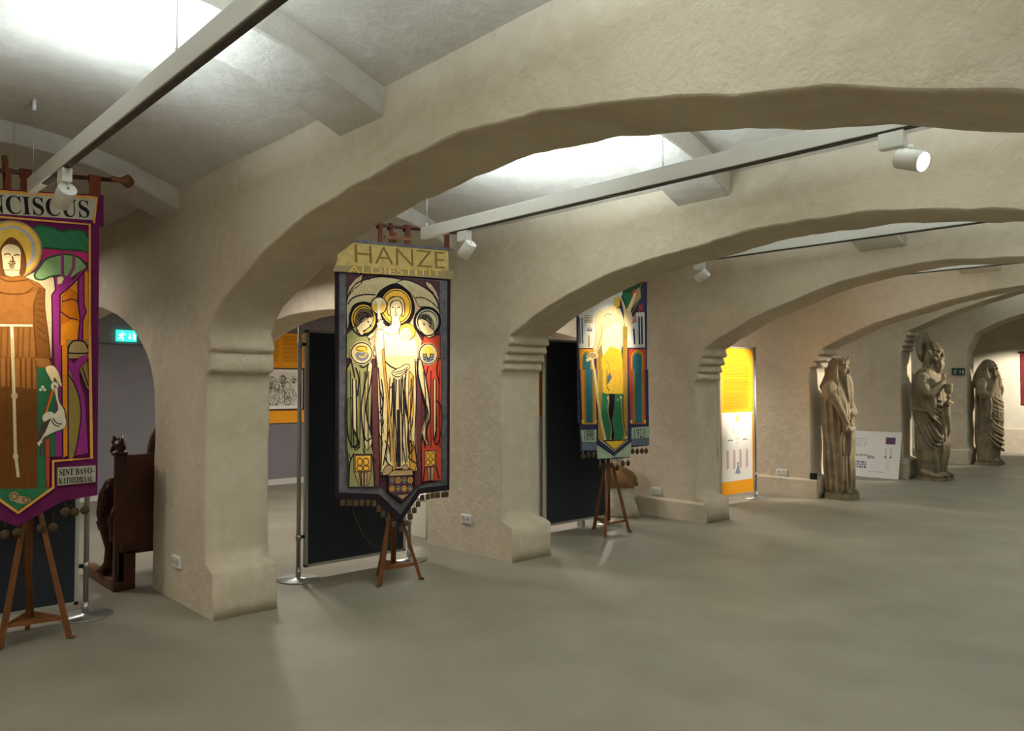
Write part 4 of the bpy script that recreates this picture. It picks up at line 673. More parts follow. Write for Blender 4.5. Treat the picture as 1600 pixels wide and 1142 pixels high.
# ------------------------------------------------------------------ mesh builder
class MB:
    def __init__(s): s.v = []; s.f = []; s.mi = []; s.sm = []; s.mats = []
    def m(s, material):
        if material not in s.mats: s.mats.append(material)
        return s.mats.index(material)
    def add(s, vs, fs, material, smooth=False):
        o = len(s.v); s.v += [tuple(v) for v in vs]; i = s.m(material)
        for f in fs: s.f.append(tuple(o + k for k in f)); s.mi.append(i); s.sm.append(smooth)
    def box(s, a, b, material, M=None, bev=0):
        x0, y0, z0 = a; x1, y1, z1 = b
        if bev:
            e = bev
            bm = bmesh.new(); bmesh.ops.create_cube(bm, size=1)
            for v in bm.verts: v.co = Vector((x0 + (v.co.x + .5) * (x1 - x0), y0 + (v.co.y + .5) * (y1 - y0), z0 + (v.co.z + .5) * (z1 - z0)))
            bmesh.ops.bevel(bm, geom=bm.edges[:], offset=e, segments=2, affect='EDGES', profile=.6)
            bm.verts.index_update()
            vs = [v.co.copy() for v in bm.verts]; fs = [[v.index for v in f.verts] for f in bm.faces]; bm.free()
        else:
            vs = [Vector(p) for p in ((x0,y0,z0),(x1,y0,z0),(x1,y1,z0),(x0,y1,z0),(x0,y0,z1),(x1,y0,z1),(x1,y1,z1),(x0,y1,z1))]
            fs = [(3,2,1,0),(4,5,6,7),(0,1,5,4),(1,2,6,5),(2,3,7,6),(3,0,4,7)]
        if M: vs = [M @ v for v in vs]
        s.add(vs, fs, material)
    def tube(s, pts, rad, material, n=10, cap=True, smooth=True):
        pts = [Vector(p) for p in pts]; N = len(pts)
        if not hasattr(rad, '__len__'): rad = [rad] * N
        vs = []; fs = []; prev = None
        for i, p in enumerate(pts):
            t = (pts[min(i+1, N-1)] - pts[max(i-1, 0)]).normalized()
            if prev is None:
                up = Vector((0, 0, 1)) if abs(t.z) < .9 else Vector((1, 0, 0))
                a = t.cross(up).normalized()
            else:
                a = (prev - t * prev.dot(t)).normalized()
            prev = a; b = t.cross(a)
            for k in range(n):
                w = 2 * math.pi * k / n; vs.append(p + (a * math.cos(w) + b * math.sin(w)) * rad[i])
        for i in range(N - 1):
            for k in range(n):
                k2 = (k + 1) % n; fs.append((i*n+k, i*n+k2, (i+1)*n+k2, (i+1)*n+k))
        s.add(vs, fs, material, smooth)
        if cap:
            o = len(s.v) - N * n; i0 = s.m(material)
            s.f.append(tuple(o + k for k in range(n))[::-1]); s.mi.append(i0); s.sm.append(False)
            s.f.append(tuple(o + (N-1)*n + k for k in range(n))); s.mi.append(i0); s.sm.append(False)
    def lathe(s, c, prof, material, n=24, axis='z'):
        c = Vector(c); vs = []; fs = []
        for r, h in prof:
            for k in range(n):
                w = 2 * math.pi * k / n; x, y = r * math.cos(w), r * math.sin(w)
                vs.append(c + (Vector((x, y, h)) if axis == 'z' else Vector((h, x, y)) if axis == 'x' else Vector((y, h, x))))
        for i in range(len(prof) - 1):
            for k in range(n):
                k2 = (k + 1) % n; fs.append((i*n+k, i*n+k2, (i+1)*n+k2, (i+1)*n+k))
        s.add(vs, fs, material, True)
        o = len(s.v) - len(prof) * n; i0 = s.m(material)
        s.f.append(tuple(o + k for k in range(n))[::-1]); s.mi.append(i0); s.sm.append(False)
        s.f.append(tuple(o + (len(prof)-1)*n + k for k in range(n))); s.mi.append(i0); s.sm.append(False)
    def prism(s, poly, place, t0, t1, material):
        """closed 2D polygon extruded from t0 to t1; place(u, v, t) -> world"""
        ar = sum(poly[i][0]*poly[(i+1) % len(poly)][1] - poly[(i+1) % len(poly)][0]*poly[i][1] for i in range(len(poly)))
        if ar < 0: poly = poly[::-1]
        n = len(poly)
        tr = geometry.tessellate_polygon([[Vector((u, v, 0)) for u, v in poly]])
        vs = [place(u, v, t0) for u, v in poly] + [place(u, v, t1) for u, v in poly]
        fs = [tuple(t) for t in tr] + [tuple(k + n for k in t) for t in tr]
        fs += [(i, (i+1) % n, (i+1) % n + n, i + n) for i in range(n)]
        s.add(vs, fs, material)
    def build(s, name, parent=None, recalc=True):
        me = bpy.data.meshes.new(name); me.from_pydata(s.v, [], s.f)
        for mt in s.mats: me.materials.append(mt)
        me.polygons.foreach_set('material_index', s.mi); me.polygons.foreach_set('use_smooth', s.sm)
        if recalc:
            bm = bmesh.new(); bm.from_mesh(me); bmesh.ops.recalc_face_normals(bm, faces=bm.faces[:]); bm.to_mesh(me); bm.free()
        me.update()
        o = bpy.data.objects.new(name, me); COL.objects.link(o)
        if parent: o.parent = parent; o.matrix_parent_inverse = Matrix.Translation(-Vector(parent.location))
        return o

def tag(o, label, cat, group=None):
    o['label'] = label; o['category'] = cat
    if group: o['group'] = group
    return o
def thing(name, label, cat, loc, group=None):
    o = bpy.data.objects.new(name, None); o.empty_display_size = .1; o.location = loc; COL.objects.link(o)
    return tag(o, label, cat, group)
def struct(o): o['kind'] = 'structure'; return o
def text(name, body, size, loc, rot, material, parent, sx=1, align='LEFT', ext=.0008, off=0):
    cu = bpy.data.curves.new(name, 'FONT'); cu.body = body; cu.size = size; cu.extrude = ext; cu.offset = off; cu.align_x = align; cu.resolution_u = 3
    t = bpy.data.objects.new(name, cu); COL.objects.link(t)
    bpy.context.view_layer.update()
    me = bpy.data.meshes.new_from_object(t.evaluated_get(bpy.context.evaluated_depsgraph_get()))
    bpy.data.objects.remove(t); bpy.data.curves.remove(cu)
    me.materials.clear(); me.materials.append(material)
    M = Matrix.Translation(loc) @ rot.to_4x4() @ Matrix.Diagonal((sx, 1, 1, 1))
    me.transform(M)
    o = bpy.data.objects.new(name, me); COL.objects.link(o)
    if parent: o.parent = parent; o.matrix_parent_inverse = Matrix.Translation(-Vector(parent.location))
    return o
FX = Matrix.Rotation(R(90), 3, 'Z') @ Matrix.Rotation(R(90), 3, 'X')   # text that faces +X
FY = Matrix.Rotation(R(90), 3, 'X')                                      # text that faces -Y
def serif(t):  # roman capitals
    o = ''
    for c in t:
        if 'A' <= c <= 'Z': o += chr(0x1D400 + ord(c) - 65)
        elif '0' <= c <= '9': o += chr(0x1D7CE + ord(c) - 48)
        else: o += c
    return o

# ------------------------------------------------------------------ the vaulted hall
ARC = [(-.55, -.10), (2.11, 2.57), (4.73, 5.22), (7.76, 8.22), (10.66, 11.12), (13.96, 14.42), (17.53, 18.0)]
NAVE = {
 0: [(-5.28,1.93),(-5.1,2.08),(-4.82,2.2),(-4.43,2.38),(-4.04,2.49),(-3.46,2.575),(-2.8,2.625),(-2.29,2.615),(-1.65,2.525),(-1.28,2.44),(-.93,2.35),(-.53,2.23),(-.2,2.06),(0,1.93)],
 1: [(-5.33,1.93),(-5.18,2.085),(-4.8,2.245),(-4.43,2.38),(-4.04,2.49),(-3.46,2.575),(-2.8,2.63),(-2.29,2.62),(-1.65,2.525),(-1.28,2.44),(-.93,2.357),(-.53,2.23),(-.2,2.06),(0,1.93)],
 2: [(-5.15,2.0),(-4.82,2.18),(-4.3,2.35),(-3.71,2.48),(-2.65,2.6),(-1.79,2.57),(-1.43,2.515),(-1.19,2.465),(-.6,2.25),(-.2,2.08),(0,1.95)],
 3: [(-5.15,1.99),(-4.8,2.18),(-4.38,2.358),(-3.64,2.585),(-2.84,2.70),(-2.45,2.703),(-1.95,2.66),(-1.2,2.5),(-.5,2.25),(0,2.0)],
 4: [(-5.15,2.09),(-4.8,2.25),(-4.48,2.381),(-3.9,2.537),(-3.38,2.658),(-2.69,2.75),(-2.2,2.75),(-1.4,2.6),(-.6,2.35),(0,2.05)],
 5: [(-5.24,2.5),(-4.8,2.68),(-4.43,2.814),(-3.88,2.975),(-3.53,3.044),(-2.7,3.1),(-1.8,3.06),(-.8,2.85),(0,2.5)],
 6: [(-5.3,2.62),(-4.87,2.835),(-4.44,2.969),(-3.6,3.1),(-2.7,3.15),(-1.8,3.1),(-.8,2.9),(0,2.6)]}
# pier: plinth x, plinth top z, face x, capital bottom z, number of steps
PIER = {0: (-5.2,.3,-5.3,1.65,3), 1: (-5.225,.31,-5.36,1.63,2), 2: (-5.12,.295,-5.27,1.70,4), 3: (-5.12,.24,-5.27,1.62,4), 4: (-5.21,.26,-5.33,1.83,3), 5: (-5.25,.32,-5.36,2.16,4), 6: (-5.42,.3,-5.46,2.3,1)}
AISLE = {1: (2.345, 1.40), 2: (2.49, 1.62)}
SPRING = [3.0, 3.0, 3.0, 3.02, 3.08, 3.4, 3.45, 3.45]
XL, XR, YB, YE = -11.8, 4.6, -3.2, 21.3
WALLTOP = 3.75

def cat_interp(P, step):
    out = []
    for i in range(len(P) - 1):
        a = P[max(i-1, 0)]; b = P[i]; c = P[i+1]; d = P[min(i+2, len(P)-1)]
        n = max(2, int(math.dist(b, c) / step))
        for j in range(n):
            t = j / n
            out.append(tuple(.5*((2*q)+(-p+r)*t+(2*p-5*q+4*r-s)*t*t+(-p+3*q-3*r+s)*t**3) for p, q, r, s in zip(a, b, c, d)))
    out.append(P[-1]); return out

def seg(out, p, q, step=.09):
    n = max(1, int(math.dist(p, q) / step))
    for i in range(n): out.append((p[0] + (q[0]-p[0])*i/n, p[1] + (q[1]-p[1])*i/n))

def arch_wall(k):
    yf, yb = ARC[k]
    px, pz, fx, cz, ns = PIER[k]
    nave = NAVE[k]; atop, aspr = AISLE.get(k, (2.42, 1.55))
    o = []
    def path(*P):
        for i in range(len(P) - 1): seg(o, P[i], P[i+1])
    path((XL, 0), (-11.3, 0), (-11.3, aspr))
    ar = [(-11.3 + (1-math.cos(R(t)))*.5*4.92, aspr + (atop-aspr)*math.sin(R(t))**.9) for t in range(0, 181, 6)]
    o.extend(ar[:-1])
    path((-6.38, aspr), (-6.38, 0), (px, 0), (px, pz), (px-.02, pz+.015), (fx, pz+.05), (fx, cz))
    sx, sz = nave[0]
    h = (sz - cz) / max(ns, 1)
    cur = fx
    if ns == 2:
        path((fx, cz), (fx+.055, cz+.012), (fx+.065, cz+.05), (fx+.06, cz+.14), (fx+.035, cz+.155), (fx+.075, cz+.175), (fx+.075, cz+.21), (sx+.03, sz))
    elif ns > 1:
        for i in range(ns):
            z0 = cz + i*h; z1 = z0 + h; nx = fx + (sx - fx)*(i+1)/ns
            path((cur, z0), (nx+.012, z0+.008), (nx+.022, z0+h*.35), (nx+.006, z0+h*.72), (nx-.004, z1-.012))
            cur = nx - .004
    else:
        path((fx, cz), (sx, sz))
    o.extend(cat_interp([(o[-1][0]*.0+sx, sz)] + nave[1:], .06)[:-1])
    path(nave[-1], (0, 0), (.9, 0), (.9, 1.55))
    o.extend([(.9 + (1-math.cos(R(t)))*.5*3.4, 1.55 + .87*math.sin(R(t))**.8) for t in range(0, 181, 6)][:-1])
    path((4.3, 1.55), (4.3, 0), (XR, 0))
    o.append((XR, 0)); o.append((XR, WALLTOP)); o.append((XL, WALLTOP))
    # uneven hand-plastered edges
    P = []
    for x, z in o:
        fixed = z > WALLTOP-.01 or x <= XL+.01 or x >= XR-.01
        a = .011 if k < 3 else .008
        if k == 1 and z < 1.6: a = .016
        dx = noise.noise((x*3.1+k*7, z*3.4, k*2.3)) * a*1.5 + noise.noise((x*11, z*12+k*5, 1.7)) * a*.7
        dz = noise.noise((x*3.3+4, z*3.1+k*9, 5.2)) * a*1.5 + noise.noise((x*12+k*3, z*11, 8.1)) * a*.7
        if fixed: dx = dz = 0
        if z < .002: dz = 0
        P.append((x+dx, z+dz))
    # drop doubles
    Q = [P[0]]
    for p in P[1:]:
        if math.dist(p, Q[-1]) > .004: Q.append(p)
    n = len(Q)
    # inward normal (polygon runs with solid on the left)
    ar_ = sum(Q[i][0]*Q[(i+1) % n][1] - Q[(i+1) % n][0]*Q[i][1] for i in range(n))
    if ar_ < 0: Q = Q[::-1]
    nr = []
    for i in range(n):
        a, c = Vector(Q[i-1]), Vector(Q[(i+1) % n]); t = (c - a).normalized(); nr.append((-t.y, t.x))
    ins = []
    for i in range(n):
        x, z = Q[i]; e = .012
        if z < .002 or z > WALLTOP-.01 or x <= XL+.01 or x >= XR-.01: ins.append((x, z))
        else: ins.append((x + nr[i][0]*e, z + nr[i][1]*e))
    mb = MB()
    tr = geometry.tessellate_polygon([[Vector((x, z, 0)) for x, z in ins]])
    loops = [(ins, yf), (Q, yf+.012)]
    ny = 5
    for j in range(1, ny):
        loops.append((Q, yf + (yb-yf)*j/ny))
    loops += [(Q, yb-.012), (ins, yb)]
    vs = []
    for li, (L, y) in enumerate(loops):
        for i, (x, z) in enumerate(L):
            if 1 < li < len(loops)-2 and .01 < z < WALLTOP-.05:
                w = noise.noise((x*4, y*6, z*4+k)) * .01
                x -= nr[i][0]*w; z -= nr[i][1]*w
            vs.append((x, y, z))
    fs = []
    for li in range(len(loops)-1):
        for i in range(n):
            j = (i+1) % n; fs.append((li*n+i, li*n+j, (li+1)*n+j, (li+1)*n+i))
    o0 = (len(loops)-1)*n
    mb.add(vs, fs, PL, True)
    base = len(mb.v) - len(vs)
    for t in tr:
        mb.f.append(tuple(base+q for q in t)); mb.mi.append(0); mb.sm.append(False)
        mb.f.append(tuple(base+o0+q for q in t)); mb.mi.append(0); mb.sm.append(False)
    return struct(mb.build('wall_arcade'))
for k in range(len(ARC)): arch_wall(k)
# low plastered ledges along the foot of the cross walls
for k, zt, th in ((3, .225, .05), (4, .255, .055), (5, .29, .05), (6, .29, .05)):
    yf = ARC[k][0]; px = PIER[k][0]; mb = MB(); vs = []; N = 16
    for i in range(N+1):
        x = -6.37 + (px-.01+6.37)*i/N; w = noise.noise((x*4, k*3.1, .3))*.012
        vs += [(x, yf-th-w, 0), (x, yf-th-w, zt-.02), (x, yf-th+.015-w, zt+w*.5), (x, yf+.03, zt+.004), (x, yf+.03, 0)]
    fs = [(i*5+j, i*5+(j+1) % 5, (i+1)*5+(j+1) % 5, (i+1)*5+j) for i in range(N) for j in range(5)] + [tuple(range(5)), tuple(N*5+j for j in range(5))]
    mb.add(vs, fs, PL); o_ = struct(mb.build('wall_ledge'))

def box_struct(name, a, b, m):
    mb = MB(); mb.box(a, b, m); return struct(mb.build(name))
# floor as a fine sheet with thickness
box_struct('floor', (XL-.2, YB-.2, -.1), (XR+.2, YE+.2, 0), M_FLOOR)
box_struct('wall_left', (XL-.2, YB, 0), (XL, YE, 3.9), BLUE)
box_struct('wall_right', (XR, YB, 0), (XR+.2, YE, 3.9), PL)
box_struct('wall_back', (XL, YB-.2, 0), (XR, YB, 3.9), PL)
box_struct('wall_end', (XL, YE, .56), (XR, YE+.2, 3.9), mat('white_limewash', '#d8d0bc', .9, var=.08, vscale=3, bump=.1))
box_struct('baseboard_end', (XL, YE-.06, 0), (XR, YE+.2, .56), PL)
box_struct('baseboard_left', (XL, YB, 0), (XL+.03, YE, .09), mat('pale_skirting', '#c9c8c0', .6))
box_struct('trim_1', (XL, YB, 2.14), (XL+.012, YE, 2.165), mat('panel_joint', '#5b5e69', .8))

# shallow barrel vaults between the arcades, with flat ribs
gaps = [(YB, ARC[0][0])] + [(ARC[i][1], ARC[i+1][0]) for i in range(len(ARC)-1)] + [(ARC[-1][1], YE)]
def vault_z(b, y, off=0):
    y0, y1 = gaps[b]; u = (y - (y0+y1)/2) / ((y1-y0)/2)
    return SPRING[b] + .27*(1-u*u) - off*(.95 + .05*u*u)
for b, (y0, y1) in enumerate(gaps):
    mb = MB(); ny, nx = 20, 60
    ya, yz = y0-.03, y1+.03
    vs = []
    for j in range(ny+1):
        y = ya + (yz-ya)*j/ny
        for i in range(nx+1):
            x = XL + (XR-XL)*i/nx
            vs.append((x, y, vault_z(b, min(max(y, y0), y1)) + noise.noise((x*1.3, y*1.3, b*3.3))*.014))
    fs = [(j*(nx+1)+i, j*(nx+1)+i+1, (j+1)*(nx+1)+i+1, (j+1)*(nx+1)+i) for j in range(ny) for i in range(nx)]
    m0 = len(vs); vs2 = [(x, y, z+.12) for x, y, z in vs]
    mb.add(vs + vs2, fs + [tuple(m0+q for q in f) for f in fs], PLV, True)
    struct(mb.build('ceiling'))
    for x0, x1 in ((-9.2,-8.78), (-6.36,-5.92), ((-3.62,-3.20) if b < 2 else (-3.36,-2.92)), (-.55,-.12), (2.2,2.62)):
        rb = MB(); N = 18; vs = []
        for j in range(N+1):
            y = y0 - .02 + (y1-y0+.04)*j/N; yy = min(max(y, y0), y1)
            zb = vault_z(b, yy, .145) + noise.noise((x0, y*3, 2.2))*.006; zt = vault_z(b, yy) + .05
            w = noise.noise((x0*2, y*2.5, 1.1))*.008
            vs += [(x0+w, y, zt), (x0+w, y, zb+.01), (x0+w+.01, y, zb), (x1+w-.01, y, zb), (x1+w, y, zb+.01), (x1+w, y, zt)]
        fs = [(j*6+i, j*6+(i+1) % 6, (j+1)*6+(i+1) % 6, (j+1)*6+i) for j in range(N) for i in range(6)]
        fs += [tuple(range(6)), tuple(N*6+i for i in range(6))]
        rb.add(vs, fs, PLV, False); struct(rb.build('ceiling_rib'))

# ------------------------------------------------------------------ lighting rails and spotlights
WIRE = mat('steel_wire', '#c9c9c4', .3, metal=.7)
TRACK = mat('dark_track', '#4a4640', .6)
RAILS = [(1, 1.06, -5.40, -.4, (-5.35, -3.01, -.7), 'nearest the camera, above the friar banner'), (2, 3.64, -4.975, -.75, (-4.92, -2.68, -.9), 'over the three-saints banner, its far end lamp facing right'),
         (3, 6.5, -4.75, -.7, (-4.7, -2.4, -.9), 'behind the second arch, above the knight banner'), (4, 9.4, -4.6, -.7, (-4.5, -2.4, -.9), 'behind the third arch, above the orange panel')]
for b, y, xa, xb, hs, where in RAILS:
    zr = 2.70 + (.07 if b == 3 else .14 if b == 4 else .1 if b > 4 else 0)
    r = thing('lighting_rail', 'long white suspended lighting rail ' + where, 'lighting rail', (xa, y, zr), 'suspended lighting rails')
    mb = MB(); mb.box((xa, y-.022, zr+.006), (xb, y+.022, zr+.097), WHITE, bev=.004); mb.build('rail_body', r)
    mb = MB(); mb.box((xa+.35, y-.015, zr-.003), (xb, y+.015, zr+.0055), TRACK); mb.build('track_slot', r)
    for hx in hs:
        mb = MB(); zt = vault_z(b, y) - (.16 if -3.4 < hx < -2.9 else .0)
        mb.tube([(hx, y, zr+.09), (hx, y, zt-.06)], .0022, WIRE, 6)
        mb.tube([(hx, y, zr+.09), (hx, y, zr+.125)], .006, WIRE, 8); mb.build('suspension_wire', r)
        if hx < -4:
            mb = MB(); mb.tube([(hx, y, zt-.07), (hx, y, zt-.005)], .011, WHITE, 8); mb.build('ceiling_anchor', r)
GLASS_ON = mat('lit_lens', (1, .97, .9), .4, emit=60)
def spot_head(b, x, aim, label, energy, size=55, blend=.6, color=(1, .86, .66), flip=1):
    bay = [r for r in RAILS if r[0] == b][0]; y = bay[1]
    zr = 2.70 + (.07 if b == 3 else .14 if b == 4 else .1 if b > 4 else 0)
    t = thing('spotlight', label, 'spotlight', (x, y, zr-.006), 'white track spotlights')
    mb = MB(); mb.box((x-.055, y-.024, zr-.078), (x+.055, y+.024, zr-.006), WHITE, bev=.004); mb.build('track_adapter', t)
    mb = MB(); mb.tube([(x+.03*flip, y, zr-.078), (x+.03*flip, y, zr-.10)], .012, WHITE); mb.build('swivel', t)
    c = Vector((x+.03*flip, y, zr-.145)); d = (Vector(aim) - c).normalized()
    q = d.to_track_quat('Z', 'Y').to_matrix()
    mb = MB()
    prof = [(.0435, -.062), (.046, -.058), (.046, .06), (.042, .062), (.038, .05)]
    mb.lathe((0, 0, 0), prof, WHITE, 28)
    mb.v = [tuple(q @ Vector(v) + c) for v in mb.v]; mb.build('lamp_housing', t)
    mb = MB(); mb.lathe((0, 0, 0), [(.008, -.0645), (.008, -.062)], HOLE, 10); mb.v = [tuple(q @ Vector(v) + c) for v in mb.v]; mb.build('cap_screw', t)
    mb = MB(); mb.lathe((0, 0, 0), [(.037, .0505), (.034, .056)], GLASS_ON, 24); mb.v = [tuple(q @ Vector(v) + c) for v in mb.v]; mb.build('lens', t)
    ld = bpy.data.lights.new('spot_lamp', 'SPOT'); ld.energy = energy; ld.spot_size = R(size); ld.spot_blend = blend; ld.color = color; ld.shadow_soft_size = .03
    lo = bpy.data.objects.new('spot_lamp', ld); COL.objects.link(lo)
    lo.location = c + d*.075; lo.rotation_euler = d.to_track_quat('-Z', 'Y').to_euler()
SP = LIGHTS['spot']
spot_head(1, -4.62, (-5.5, .95, 2.0), 'white spotlight at the left rail end, in front of the friar banner lettering', *SP['b1'], flip=-.3)
spot_head(2, -4.46, (-5.22, 3.55, 1.72), 'white spotlight tilted down left beside the three-saints banner top', *SP['b2'])
spot_head(3, -4.36, (-5.4, 6.40, 1.98), 'small white spotlight just under the second arch, aimed at the knight banner', *SP['b3'])
spot_head(2, -1.42, (.6, 3.2, 1.75), 'lit white spotlight at upper right, its bright lens facing right', *SP['lit'], flip=2.6)
def area(loc, sx, sy, energy, color, rot=(0, 0, 0), spread=180):
    ld = bpy.data.lights.new('area_lamp', 'AREA'); ld.shape = 'RECTANGLE'; ld.size = sx; ld.size_y = sy; ld.energy = energy; ld.color = color; ld.spread = R(spread)
    lo = bpy.data.objects.new('area_lamp', ld); COL.objects.link(lo); lo.location = loc; lo.rotation_euler = rot; return lo
def spot(loc, aim, energy, size, color, blend=.5, soft=.05):
    ld = bpy.data.lights.new('spot_lamp', 'SPOT'); ld.energy = energy; ld.spot_size = R(size); ld.spot_blend = blend; ld.color = color; ld.shadow_soft_size = soft
    lo = bpy.data.objects.new('spot_lamp', ld); COL.objects.link(lo); lo.location = loc
    lo.rotation_euler = (Vector(aim)-Vector(loc)).to_track_quat('-Z', 'Y').to_euler()
COOL = (.76, .89, 1.0); WARM = (1, .86, .66); NEUT = (1, .93, .82)
# several uplights per rail top; the last two bays hold unseen lamps, no rail
for b, y in ((1, 1.06), (2, 3.64), (3, 6.5), (4, 9.4), (5, 12.5), (6, 16.0)):
    zr = 2.80 + (.07 if b == 3 else .14 if b == 4 else .2 if b > 4 else 0)
    for ux, e in LIGHTS['up'].get(b, LIGHTS['up'][0]):
        area((ux, y, zr+.002), LIGHTS['uplen'], .036, e, COOL, (math.pi, 0, 0))
for a in LIGHTS['area']: area(*a)
for a in LIGHTS['spots']: spot(*a)
# ------------------------------------------------------------------ embroidered banners on wooden stands
def parse(t):
    out = []
    for ln in t.strip().split('\n'):
        w = ln.split(' '); k = w[0]; wd = None; pts = []
        for q in w[1:]:
            if ',' in q: a, b = q.split(','); pts.append((int(a)/1000, int(b)/1000))
            else: wd = float(q)/1000
        out.append((k, wd, pts))
    return out
def ribbon(pts, w):
    n = len(pts); L = []; Rr = []
    for i in range(n):
        a = Vector(pts[max(i-1, 0)]); b = Vector(pts[min(i+1, n-1)]); t = (b-a)
        if t.length < 1e-6: t = Vector((0, 1))
        t.normalize(); nn = Vector((-t.y, t.x))*w/2; p = Vector(pts[i])
        L.append(p+nn); Rr.append(p-nn)
    return L, Rr
def art_mesh(name, t, X0, Y0, parent, step=.00009, clip=None):
    mb = MB(); d = .0016
    for k, w, pts in parse(t):
        if clip: pts = [(max(clip[0], min(clip[1], u)), max(clip[2], min(clip[3], v))) for u, v in pts]
        d += step; M = CH[k]
        if w is None:
            q = [pts[0]]
            for p in pts[1:]:
                if math.dist(p, q[-1]) > .0015: q.append(p)
            if len(q) < 3: continue
            if math.dist(q[0], q[-1]) < .0015: q.pop()
            ar = sum(q[i][0]*q[(i+1) % len(q)][1]-q[(i+1) % len(q)][0]*q[i][1] for i in range(len(q)))
            if ar < 0: q = q[::-1]
            tr = geometry.tessellate_polygon([[Vector((u, v, 0)) for u, v in q]])
            n = len(q)
            vs = [(X0+d, Y0+u, v) for u, v in q] + [(X0, Y0+u, v) for u, v in q]
            mb.add(vs, [tuple(x) for x in tr] + [(i, (i+1) % n, n+(i+1) % n, n+i) for i in range(n)], M)
        else:
            L, Q = ribbon(pts, w*LWK); n = len(pts)
            vs = [(X0+d, Y0+p.x, p.y) for p in L] + [(X0+d, Y0+p.x, p.y) for p in Q]
            mb.add(vs, [(i, n+i, n+i+1, i+1) for i in range(n-1)], M)
    # face everything towards +X
    o = mb.build(name, parent, recalc=False)
    bm = bmesh.new(); bm.from_mesh(o.data); bm.normal_update()
    for f in bm.faces:
        if f.normal.x < -.5: f.normal_flip()
    bm.to_mesh(o.data); bm.free()
    return o
def sheet(name, poly, X0, Y0, t0, t1, m, parent):
    mb = MB(); mb.prism(poly, lambda u, v, t: (X0+t, Y0+u, v), t0, t1, m); return mb.build(name, parent)
LWK = 1.5
DISC = mat('old_bronze_disc', '#43351d', .6, var=.25, vscale=40)
BROWNT = mat('brown_tassel', '#4e3d27', .7, var=.2, vscale=40)
BRASS = mat('dull_brass', '#8a6a30', .4, metal=.6)

def banner_common(t, X0, Y0, zp, half, slope, fin=True, loops=(), ztop=2.7, loopm=None):
    mb = MB(); mb.tube([(X0-.012, Y0-half, zp-half*slope), (X0-.012, Y0+half, zp+half*slope)], .014, WOODD, 12); pole = mb.build('cross_pole', t)
    if fin:
        for s in (-1, 1):
            c = (X0-.012, Y0+s*half, zp+s*half*slope); mb = MB()
            mb.lathe(c, [(.012, -.09*s), (.018, -.085*s), (.018, -.03*s), (.022, -.025*s), (.03, -.01*s), (.046, .01*s), (.044, .022*s), (.02, .05*s), (.004, .056*s)], WOODF if s < 0 else WOOD, 16, 'y'); mb.build('pole_finial', pole)
    for u, w in loops:
        mb = MB(); z0 = ztop + u*slope
        mb.box((X0-.003, Y0+u-w/2, z0-.01), (X0+.006, Y0+u+w/2, zp+u*slope+.016), loopm)
        mb.box((X0-.03, Y0+u-w/2, zp+u*slope+.014), (X0+.006, Y0+u+w/2, zp+u*slope+.02), loopm)
        mb.box((X0-.032, Y0+u-w/2, zp+u*slope-.03), (X0-.027, Y0+u+w/2, zp+u*slope+.02), loopm)
        mb.build('hanging_loop', t)

# --- friar banner
X1, Y1 = -5.50, 1.04
t = thing('processional_banner', 'purple bordered embroidered banner with a haloed friar in brown robe and a white stork', 'banner', (X1, Y1, .70), 'embroidered processional banners')
sheet('cloth', [(-.445,2.70),(.447,2.79),(.45,2.585),(.425,2.583),(.436,.862),(.25,.845),(.215,.83),(.0,.715),(-.215,.83),(-.43,.85),(-.425,2.5),(-.45,2.5)], X1, Y1, -.008, 0, CH['purple'], t)
art_mesh('embroidered_picture', ART1, X1, Y1, t, clip=(-.41, .42, .74, 2.585))
sheet('title_band', [(-.42,2.562),(.385,2.618),(.40,2.755),(-.42,2.68)], X1, Y1, .0, .004, CH['greyf'], t)
sheet('title_trim', [(-.42,2.68),(.40,2.755),(.386,2.60),(.397,2.60),(.413,2.775),(-.42,2.697)], X1, Y1, .0, .005, CH['trim'], t)
tl = math.atan(.05/.545)
text('lettering', serif('FRANCISCUS'), .158, (X1+.0045, Y1+.372, 2.632), Matrix.Rotation(tl, 3, 'X') @ FX, CH['dark'], t, sx=.80, align='RIGHT')
text('lettering', serif('SINT BAVO-'), .058, (X1+.0185, Y1+.212, 1.003), FX, CH['dark'], t, sx=.60)
text('lettering', serif('KATHEDRAAL'), .054, (X1+.0185, Y1+.211, .953), FX, CH['dark'], t, sx=.52)
banner_common(t, X1, Y1, 2.855, .58, .09, True, [(-.40,.06),(-.26,.03),(-.08,.032),(.017,.07),(.22,.05),(.395,.065)], 2.745, mat('rust_strap', '#6a3320', .85, var=.2))
for u, z in ((-.064,.676),(-.001,.679),(.126,.690),(.189,.687),(.254,.774),(.308,.768),(.366,.774),(-.19,.69),(-.25,.774),(-.31,.77),(-.37,.774)):
    zc = {True: .84, False: .775}[abs(u) > .23]
    mb = MB(); mb.lathe((X1-.004, Y1+u, z), [(.004,-.004),(.026,-.004),(.028,0),(.026,.004),(.004,.006)], DISC, 16, 'x')
    mb.tube([(X1-.004, Y1+u, z+.02), (X1-.004, Y1+u, zc)], .0025, DISC, 5); mb.build('tassel', t)

